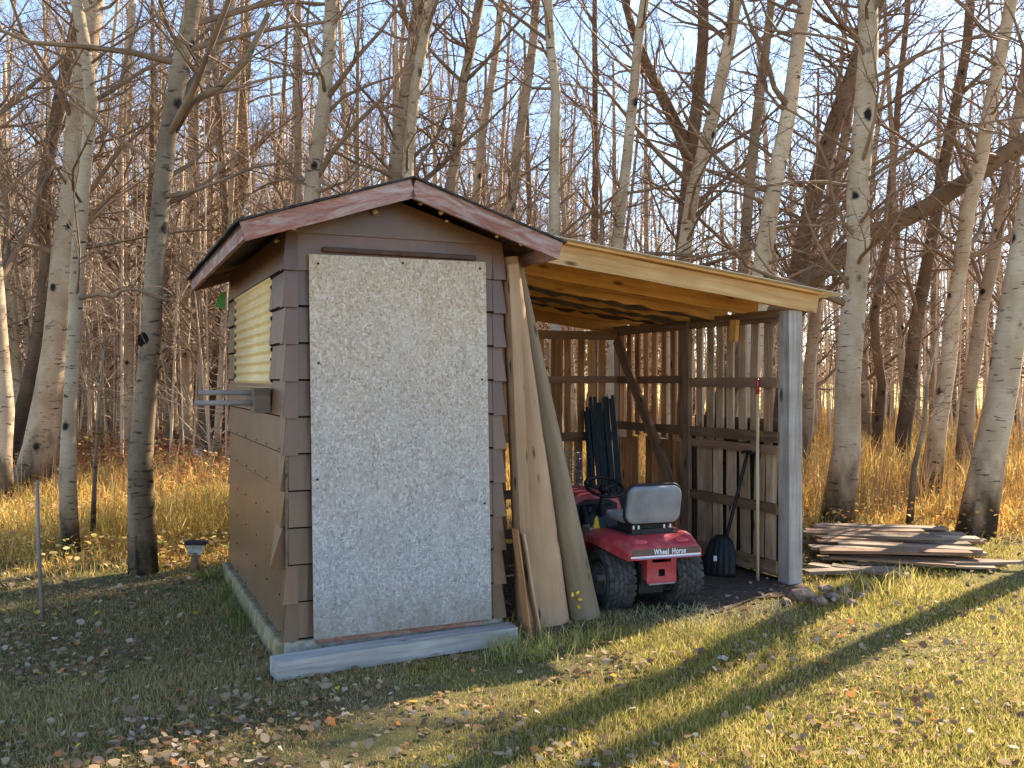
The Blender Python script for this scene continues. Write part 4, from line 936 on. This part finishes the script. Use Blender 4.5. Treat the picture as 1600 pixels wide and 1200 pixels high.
# long dead trunk hung up slantwise
Yd = 13.2; pp = [at(1180, 520, Yd), at(1262, 440, Yd), (at(1360, 370, Yd)), at(1450, 322, Yd), at(1530, 270, Yd), at(1620, 205, Yd), at(1760, 90, Yd)]
t = MB(); b_ = Vector(pp[0]); root = empty('dead_trunk', (b_.x, b_.y, 0), label='long dead brown trunk hung up slantwise among the right-hand aspens', cat='dead tree')
pp = [Vector((b_.x - 1.1, Yd + .3, -0.05))] + pp; pl = [p - Vector((b_.x, b_.y, 0)) for p in pp]
t.tube(pl, [.15, .14, .135, .13, .125, .12, .11, .09], 9, rnd=trng); t.build('trunk', M['poplar'], root)
c = MB()
for _ in range(12):
    i = trng.randint(2, 6); limb(c, pl[i].lerp(pl[i+1] if i < 7 else pl[i], trng.random()), Vector((trng.uniform(-.5, .5), trng.uniform(-1, 1), trng.uniform(-.2, 1))), trng.uniform(.6, 1.8), .018, trng, 2)
c.build('crown', M['twig'], root)

# prototype trees for the stand behind
protos = []
prng = random.Random(21)
for k in range(10):
    H = prng.uniform(8.5, 11.5); lx, ly = prng.uniform(-.09, .13), prng.uniform(-.06, .06); n = 7; cur = prng.uniform(-.25, .25)
    pts = [Vector((lx*H*i/n + cur*math.sin(math.pi*i/n), ly*H*i/n, H*i/n)) for i in range(n+1)]
    r0 = prng.uniform(0.055, 0.125); rad = [r0*(1.1 - 0.8*i/n) for i in range(n+1)]
    mt = ('aspen', 'aspen_grey', 'aspen', 'poplar', 'aspen_grey')[k % 5]
    e = make_tree('aspen_tree' if mt != 'poplar' else 'poplar_tree', pts, rad, mt, prng, 44, 1.3, 7, (0.6, 2.0), big=3); protos.append((e, mt))
LAB = {'aspen': 'slender pale aspen trunk in the dense stand behind the shed and shelter', 'aspen_grey': 'slender grey aspen trunk in the dense stand behind the shed and shelter', 'poplar': 'slim brown poplar trunk in the dense stand behind the shed and shelter'}
used = [False]*len(protos); spots = []
brng = random.Random(17); tries = 0
while len(spots) < 250 and tries < 20000:
    tries += 1
    Y = 15 + 31 * brng.random() ** 0.9; lim = 0.62 * Y + 1; X = brng.uniform(-lim, lim)
    side = X / Y
    if side > 0.12 and brng.random() < 0.50: continue
    if -0.2 < side < 0.25 and Y < 24 and brng.random() < 0.45: continue
    if all((X-a)**2 + (Y-b)**2 > (0.62 if side < .12 else 1.1) ** 2 for a, b in spots): spots.append((X, Y))
# a few trees right of the frame whose shadows cross the lawn
for (x_, y_, lab_) in ((7.18, 10.72, 'stout aspen beyond the thick leaning white aspen'),):
    make_tree('aspen_tree', [Vector((x_ + 0.03*i, y_ + 0.01*i, i*1.3)) for i in range(9)], [0.15 - 0.008*i for i in range(9)], 'aspen', trng, 14, 5.5, 11, (0.8, 2.0), dict(label=lab_, cat='tree'))
for X, Y in spots:
    k = brng.randrange(len(protos)); e, mt = protos[k]
    if used[k]:
        o = e.copy(); COL.objects.link(o)
        for ch in e.children:
            c_ = ch.copy(); COL.objects.link(c_); c_.parent = o
    else: o = e; used[k] = True
    o.location = (X, Y, 0); o.rotation_euler = (0, 0, brng.uniform(-.6, .6) + (math.pi if brng.random() < .4 else 0)); s_ = brng.uniform(0.8, 1.25); o.scale = (s_, s_, brng.uniform(.9, 1.2))
    tag(o, LAB[mt], 'tree', {'aspen': 'pale aspens in the stand', 'aspen_grey': 'grey aspens in the stand', 'poplar': 'brown poplars in the stand'}[mt])
for (e, mt), u_ in zip(protos, used):
    if not u_:
        for ch in list(e.children): bpy.data.objects.remove(ch)
        bpy.data.objects.remove(e)

# far wood: reads as one mass
def far_wood(name, n, xr, yr, seed, hr, rr, mat, tw=8):
    rg = random.Random(seed); mb = MB()
    for _ in range(n):
        Y = rg.uniform(*yr); X = rg.uniform(xr[0]*Y, xr[1]*Y); H = rg.uniform(*hr); r_ = rg.uniform(*rr); lx = rg.uniform(-.6, .6)
        p = [Vector((X, Y, -.1)), Vector((X+lx*.4, Y, H*.4)), Vector((X+lx, Y, H))]; mb.tube(p, [r_, r_*.75, r_*.25], 4, cap=False)
        for _ in range(tw):
            t_ = rg.uniform(.12, 1); q = p[0].lerp(p[2], t_); a_ = rg.uniform(0, 6.28); l = rg.uniform(.6, 2.0)
            q2 = q + Vector((math.cos(a_)*l, math.sin(a_)*l, l*rg.uniform(.1, .9))); mb.tube([q, q.lerp(q2, .5) + Vector((0, 0, -.08)), q2], [r_*.28, r_*.2, .006], 3, cap=False)
            for _ in range(2):
                q3 = q.lerp(q2, rg.uniform(.3, .9)); mb.tube([q3, q3 + Vector((rg.uniform(-.6, .6), rg.uniform(-.3, .3), rg.uniform(0, .7)))], [.009, .004], 3, cap=False)
    mb.build(name, M[mat], kind='stuff', label='far-off leafless wood behind the stand', cat='wood')
M['farwood'] = plain('far_wood_bark', (0.62, 0.46, 0.32), 0.9, 0.1, var=0.4, sc=0.6)
far_wood('far_wood', 1500, (-0.66, 0.07), (24, 62), 4, (4, 10.5), (.018, .075), 'farwood', 8)
far_wood('far_wood', 420, (0.07, 0.68), (20, 48), 6, (3, 10), (.015, .055), 'farwood', 9)
far_wood('far_wood', 190, (-0.66, -0.16), (16, 24), 12, (3, 9.5), (.012, .035), 'farwood', 9)
far_wood('far_wood', 500, (-0.3, 0.75), (330, 350), 9, (6, 13), (.25, .6), 'farwood', 6)
M['treeline'] = plain('far_treeline', (0.17, 0.135, 0.115), 1.0, 0.05, var=0.3, sc=0.1)
def treeline():
    rg = random.Random(2); mb = MB()
    for i in range(900):
        X = rg.uniform(-300, 420); Y = rg.uniform(352, 380); s_ = rg.uniform(1.5, 4)
        c_ = Vector((X, Y, rg.uniform(0, 6)))
        for _ in range(14):
            d = Vector((rg.gauss(0, 1), rg.gauss(0, 1), rg.gauss(0.4, 1))).normalized() * s_; e_ = Vector((rg.uniform(-.5, .5), rg.uniform(-.5, .5), 0))
            mb.add([c_, c_ + d + e_, c_ + d*0.6 - e_], [(0, 1, 2)])
    mb.build('far_thicket', M['treeline'], kind='stuff', label='dim brown line of thicket beyond the field', cat='thicket')
treeline()

# ------------------------------------------------------------------ grass, undergrowth, leaves
def inside(X, Y):
    qx, qy = X - O.x, Y - O.y; u_ = qx*D1.x + qy*D1.y; v_ = qx*D2.x + qy*D2.y
    shed = (u_ > -0.09) & (u_ < SW + 0.05) & (v_ > -0.04) & (v_ < SD + 0.05)
    shel = (u_ > SW) & (u_ < UR) & (v_ > VF - 0.25) & (v_ < VB)
    tim = (np.abs((X - a_t.x)*(-d_t.y) + (Y - a_t.y)*d_t.x - 0.03) < 0.085) & (((X - a_t.x)*d_t.x + (Y - a_t.y)*d_t.y) > -0.02) & (((X - a_t.x)*d_t.x + (Y - a_t.y)*d_t.y) < L_t)
    return shed, shel, tim
a_t, b_t = gnd(430, 1062), gnd(806, 1002); d_t = (b_t - a_t).normalized(); L_t = (b_t - a_t).length
def blades(name, X, Y, H, Wd, col, bend=0.5, mat='grass', z0=None, simple=False, **k):
    n = len(X); th = NPR.uniform(0, 2*np.pi, n); fx, fy = np.cos(th), np.sin(th); lean = NPR.uniform(0.1, 1, n) * bend * H
    ph = NPR.uniform(0, 2*np.pi, n); lx, ly = np.cos(ph)*lean, np.sin(ph)*lean
    z0 = np.full(n, -0.015) if z0 is None else z0
    if simple:
        V = np.zeros((n, 3, 3)); V[:, 0] = np.stack([X - fx*Wd/2, Y - fy*Wd/2, z0], -1); V[:, 1] = np.stack([X + fx*Wd/2, Y + fy*Wd/2, z0], -1); V[:, 2] = np.stack([X + lx, Y + ly, z0 + H*(1 - 0.25*np.minimum(1, lean/H))], -1)
        return link(name, np_mesh(name, V.reshape(-1, 3), np.arange(3*n).reshape(-1, 3), 3, np.repeat(col[:, None, :], 3, 1).reshape(-1, 3)), M[mat], kind='stuff', **k)
    V = np.zeros((n, 5, 3))
    V[:, 0] = np.stack([X - fx*Wd/2, Y - fy*Wd/2, z0], -1); V[:, 1] = np.stack([X + fx*Wd/2, Y + fy*Wd/2, z0], -1)
    mx, my, mz = X + lx*0.35, Y + ly*0.35, z0 + H*0.6
    V[:, 2] = np.stack([mx - fx*Wd*.42, my - fy*Wd*.42, mz], -1); V[:, 3] = np.stack([mx + fx*Wd*.42, my + fy*Wd*.42, mz], -1)
    V[:, 4] = np.stack([X + lx, Y + ly, z0 + H*(1 - 0.25*np.minimum(1, lean/H))], -1)
    b_ = np.arange(n)[:, None]*5
    T_ = np.concatenate([b_ + np.array([[0, 1, 3]]), b_ + np.array([[0, 3, 2]]), b_ + np.array([[2, 3, 4]])], 0)
    C = np.repeat(col[:, None, :], 5, 1)
    return link(name, np_mesh(name, V.reshape(-1, 3), T_, 3, C.reshape(-1, 3)), M[mat], kind='stuff', **k)
def pal(n, cols, wts, jit=0.2):
    cols = np.array(cols); i = NPR.choice(len(cols), n, p=np.array(wts)/sum(wts)); return np.clip(cols[i] * NPR.uniform(1-jit, 1+jit, (n, 1)), 0, 1)
def patchy(X, Y, s=1.0): return 0.5 + 0.25*np.sin(X*2.3*s + 1.3*np.sin(Y*1.9*s)) + 0.25*np.sin(Y*2.9*s + 1.7*np.sin(X*1.3*s))
EDGE = lambda X: np.where(X < -1, 8.3 + 0.25*(X + 2.5)*0 + 0.25*np.sin(X*2.1), 10.2 + 0.3*np.sin(X*1.7))
# lawn
n = 620000; Y = 3.2 + (11.0-3.2) * NPR.random(n) ** 1.25; X = NPR.uniform(-1, 1, n) * (0.66*Y + 0.9)
sh_, sl_, ti_ = inside(X, Y); keep = ~sh_ & ~ti_ & (Y < EDGE(X) + NPR.uniform(-.4, .6, n)) & (~sl_ | (NPR.random(n) < 0.06))
pt = patchy(X, Y); keep &= NPR.random(n) < (0.45 + 0.55*pt)
X, Y, pt = X[keep], Y[keep], pt[keep]; n = len(X)
c1 = pal(n, [(.21, .23, .042), (.35, .32, .065), (.52, .38, .11), (.62, .47, .20), (.17, .145, .04)], [2.2, 2.8, 3.2, 2.6, 1.6])
left = (X < -0.6 - 0.0*Y)[:, None]; c2 = pal(n, [(.25, .26, .075), (.46, .35, .15), (.56, .42, .21), (.20, .17, .07)], [1.8, 3.0, 2.8, 2.0])
blades('lawn_grass', X, Y, NPR.uniform(.016, .055, n) * (0.5 + 0.9*pt), NPR.uniform(.005, .010, n), np.where(left, c2, c1), 0.95, simple=True, label='short patchy green and straw lawn grass', cat='grass')
# tall golden grass
def tall(name, n, xr, yr, hr, cols, wts, lab, bend=0.55, wscale=1.0, dens=None):
    Y = yr[0] + (yr[1]-yr[0]) * NPR.random(n) ** 1.5; X = NPR.uniform(0, 1, n)
    X = xr[0](Y) + (xr[1](Y) - xr[0](Y)) * X
    s1, s2, _ = inside(X, Y); k = ~s1 & ~s2 & (Y > EDGE(X) + NPR.normal(0, .35, n)) & (NPR.random(n) < 0.25 + 0.75*patchy(X, Y, .7))
    pile = (X > 2.6) & (X < 4.7) & (Y > 7.8) & (Y < 10.15); k &= ~pile
    X, Y = X[k], Y[k]; n = len(X); fade = np.clip((Y - EDGE(X) + .5)/2.0, .25, 1)
    H = NPR.uniform(*hr, n) * fade * (0.25 + 0.75*patchy(X, Y, .5) + 0.45*patchy(X, Y, 2.1)**2); W_ = NPR.uniform(.005, .011, n) * wscale * np.clip(Y/11, .9, 2.6)
    blades(name, X, Y, H, W_, pal(n, cols, wts), bend, label=lab, cat='grass')
GOLD = [(.72, .46, .11), (.64, .36, .085), (.80, .62, .26), (.50, .44, .10), (.44, .22, .07)]
tall('tall_grass', 95000, (lambda Y: -0.68*Y - .5, lambda Y: -1.2 + 0*Y), (8.0, 26), (.18, .62), GOLD, [3, 2.5, 2, 2, 1.2], 'golden dry grass under the trees left of the shed', bend=1.15)
tall('tall_grass', 125000, (lambda Y: 1.2 + 0*Y, lambda Y: 0.70*Y + .8), (9.6, 44), (.26, .80), GOLD, [3.4, 3, 2, 1, 1.6], 'golden dry grass under the trees right of the shelter', bend=1.0)
tall('tall_grass', 30000, (lambda Y: -2.6 + 0*Y, lambda Y: 2.2 + 0*Y), (10.0, 40), (.25, .6), GOLD, [3.4, 3, 2, 1, 1.6], 'golden dry grass seen through the back pallet slats')
# loose tufts at the building feet
def tufts(name, centres, lab, cols, wts, per=60, hr=(.1, .32), sp=.07, bend=1.0):
    X = np.concatenate([NPR.normal(c_[0], sp, per) for c_ in centres]); Y = np.concatenate([NPR.normal(c_[1], sp, per) for c_ in centres]); n = len(X)
    blades(name, X, Y, NPR.uniform(*hr, n), NPR.uniform(.004, .007, n), pal(n, cols, wts), bend, label=lab, cat='grass')
trg = random.Random(8)
cs = [gnd(trg.uniform(770, 935), trg.uniform(985, 1035)) for _ in range(30)]
tufts('grass_tuft', [(c_.x, c_.y) for c_ in cs], 'long pale grass growing round the log feet', [(.50, .40, .18), (.36, .36, .10), (.22, .26, .07)], [2, 2, 1.5], 22, (.05, .20), bend=1.3)
cs = [gnd(trg.uniform(950, 1235), trg.uniform(955, 985)) for _ in range(34)]
tufts('grass_tuft', [(c_.x, c_.y) for c_ in cs], 'dry grey grass lying before the tractor', [(.42, .37, .24), (.34, .30, .19), (.20, .21, .10)], [2, 2, 1], 20, (.03, .13), bend=1.7)
cs = [gnd(trg.uniform(1310, 1480), trg.uniform(905, 945)) for _ in range(14)]
tufts('grass_tuft', [(c_.x, c_.y) for c_ in cs], 'bright grass tufts before the plank pile', [(.62, .44, .13), (.46, .42, .10), (.66, .50, .22)], [2, 1.2, 2], 16, (.06, .26), bend=1.2)
cs = [uv(-0.15 + trg.uniform(-.08, .03), trg.uniform(0.4, 2.7)) for _ in range(16)]
tufts('grass_tuft', [(c_.x, c_.y) for c_ in cs], 'green grass along the mossy shed sill', [(.14, .20, .05), (.30, .28, .10)], [2, 1], 24, (.06, .2))
# leaves: flat curled quads
def leaves(name, X, Y, Z, S_, col, lab, cat, tilt=0.5):
    n = len(X); th = NPR.uniform(0, 2*np.pi, n); c_, s_ = np.cos(th), np.sin(th); t1, t2 = NPR.normal(0, tilt, n), NPR.normal(0, tilt, n); cl = NPR.uniform(0, .5, n)
    shp = np.array([(-.5, 0, 0), (-.18, -.38, 1), (.25, -.34, .8), (.62, 0, 0), (.25, .34, .8), (-.18, .38, 1)]); V = np.zeros((n, 6, 3))
    for i, (a_, b_, q) in enumerate(shp):
        x, y = a_*S_, b_*S_; V[:, i] = np.stack([X + c_*x - s_*y, Y + s_*x + c_*y, Z + np.abs(np.sin(t1)*x)*.8 + np.sin(t2)*y + cl*q*S_*.45], -1)
    b_ = np.arange(n)[:, None]*6; T_ = np.concatenate([b_ + np.array([[0, 1, 2, 3]]), b_ + np.array([[0, 3, 4, 5]])], 0)
    link(name, np_mesh(name, V.reshape(-1, 3), T_, 4, np.repeat(col[:, None], 6, 1).reshape(-1, 3)), M['leaf'], kind='stuff', label=lab, cat=cat)
n = 36000; Y = 3.3 + 8.2*NPR.random(n)**1.2; X = NPR.uniform(-1, 1, n)*(0.66*Y + .8)
s1, s2, s3 = inside(X, Y); k = ~s1 & ~s3 & (~s2 | (NPR.random(n) < .25)) & (NPR.random(n) < np.where(X < -0.3, 1.0, 0.5)*(0.15 + 0.85*patchy(X, Y, 1.6)**1.5)); X, Y = X[k], Y[k]; n = len(X)
leaves('fallen_leaves', X, Y, NPR.uniform(.003, .022, n), NPR.uniform(.018, .047, n)*NPR.uniform(.75, 1.25, n), pal(n, [(.31, .205, .115), (.37, .27, .17), (.24, .14, .07), (.46, .38, .29), (.60, .38, .07), (.19, .12, .075), (.45, .17, .06)], [3, 2.5, 2.6, .7, .25, 2.2, .5]), 'dry tan, grey and brown leaves strewn over the lawn', 'leaves', 0.8)
# red-brown undergrowth at left
n = 52000; Y = 11.5 + 16*NPR.random(n)**1.2; X = -0.66*Y + NPR.random(n)*(0.66*Y - 1.5); k = patchy(X, Y, .6) > 0.33; X, Y = X[k], Y[k]; n = len(X)
hz = np.clip((Y - 11.5)/4, .25, 1)*(.3 + .6*patchy(X, Y, .9))
leaves('undergrowth', X, Y, NPR.random(n)*hz*.85, NPR.uniform(.03, .07, n)*np.clip(Y/14, 1, 1.6), pal(n, [(.50, .19, .08), (.58, .30, .11), (.38, .13, .06), (.66, .44, .15), (.50, .35, .22)], [3, 3, 2, 1.5, 1.5]), 'low red-brown leafy undergrowth beneath the left-hand trees', 'undergrowth', 0.9)
n = 7000; Y = 12 + 18*NPR.random(n)**1.2; X = -0.66*Y + NPR.random(n)*(0.66*Y - 1.5)
blades('undergrowth_stems', X, Y, NPR.uniform(.2, 1.1, n)*NPR.random(n)**.5, NPR.uniform(.006, .011, n), pal(n, [(.30, .17, .10), (.22, .13, .08), (.42, .28, .16)], [2, 2, 1]), .35, mat='leaf', label='thin brown stems in the left-hand undergrowth', cat='undergrowth')
n = 9000; Y = 11 + 22*NPR.random(n)**1.2; X = 1.5 + NPR.random(n)*(0.68*Y - 1.0)
blades('undergrowth_stems', X, Y, NPR.uniform(.4, 1.1, n), NPR.uniform(.005, .01, n), pal(n, [(.34, .20, .10), (.46, .28, .12)], [2, 1]), .35, mat='leaf', label='thin brown stems standing in the right-hand grass', cat='undergrowth')
n = 8000; Y = 8.4 + 8*NPR.random(n)**1.3; X = -0.67*Y + NPR.random(n)*(0.67*Y - 1.6); s1, s2, s3 = inside(X, Y); X, Y = X[~s1], Y[~s1]; n = len(X)
leaves('leaf_litter', X, Y, NPR.random(n)**2*.25, NPR.uniform(.025, .055, n), pal(n, [(.60, .40, .12), (.50, .30, .11), (.66, .50, .22), (.40, .18, .07), (.38, .36, .10)], [3, 2.5, 1.5, 2, 1]), 'yellow and orange leaves caught in the left-hand grass', 'leaves', 0.8)
n = 8000; Y = 9.8 + 12*NPR.random(n)**1.3; X = 2.4 + NPR.random(n)*(0.68*Y - 1.8)
leaves('leaf_litter', X, Y, NPR.random(n)**2*.35, NPR.uniform(.025, .055, n), pal(n, [(.62, .38, .10), (.55, .27, .09), (.66, .48, .20), (.42, .18, .06)], [3, 2.5, 1.5, 2]), 'orange leaves caught in the right-hand grass', 'leaves', 0.8)
# sprig with yellow leaves at the log foot
sp = empty('yellow_sprig', gnd(898, 968), label='little sprig with yellow leaves at the greenish log foot', cat='sprig')
q = MB(); q.tube([(0, -.08, 0), (-.02, -.1, .1), (.01, -.1, .21)], [.003, .0025, .002], 4); q.build('stem', M['twig'], sp)
for k, (x, z) in enumerate(((-.02, .20), (.0, .22), (.012, .19), (.015, .15))):
    q = MB(); q.add([(0, 0, 0), (.012, .004, .014), (.004, .010, .036), (-.008, .008, .030), (-.012, -.003, .012)], [(0, 1, 2, 3, 4)]); q.build('leaf', M['tag_yellow'], sp, Matrix.Translation((x, -.1, z-.02)) @ Matrix.Rotation(k*.9, 4, 'Y'))
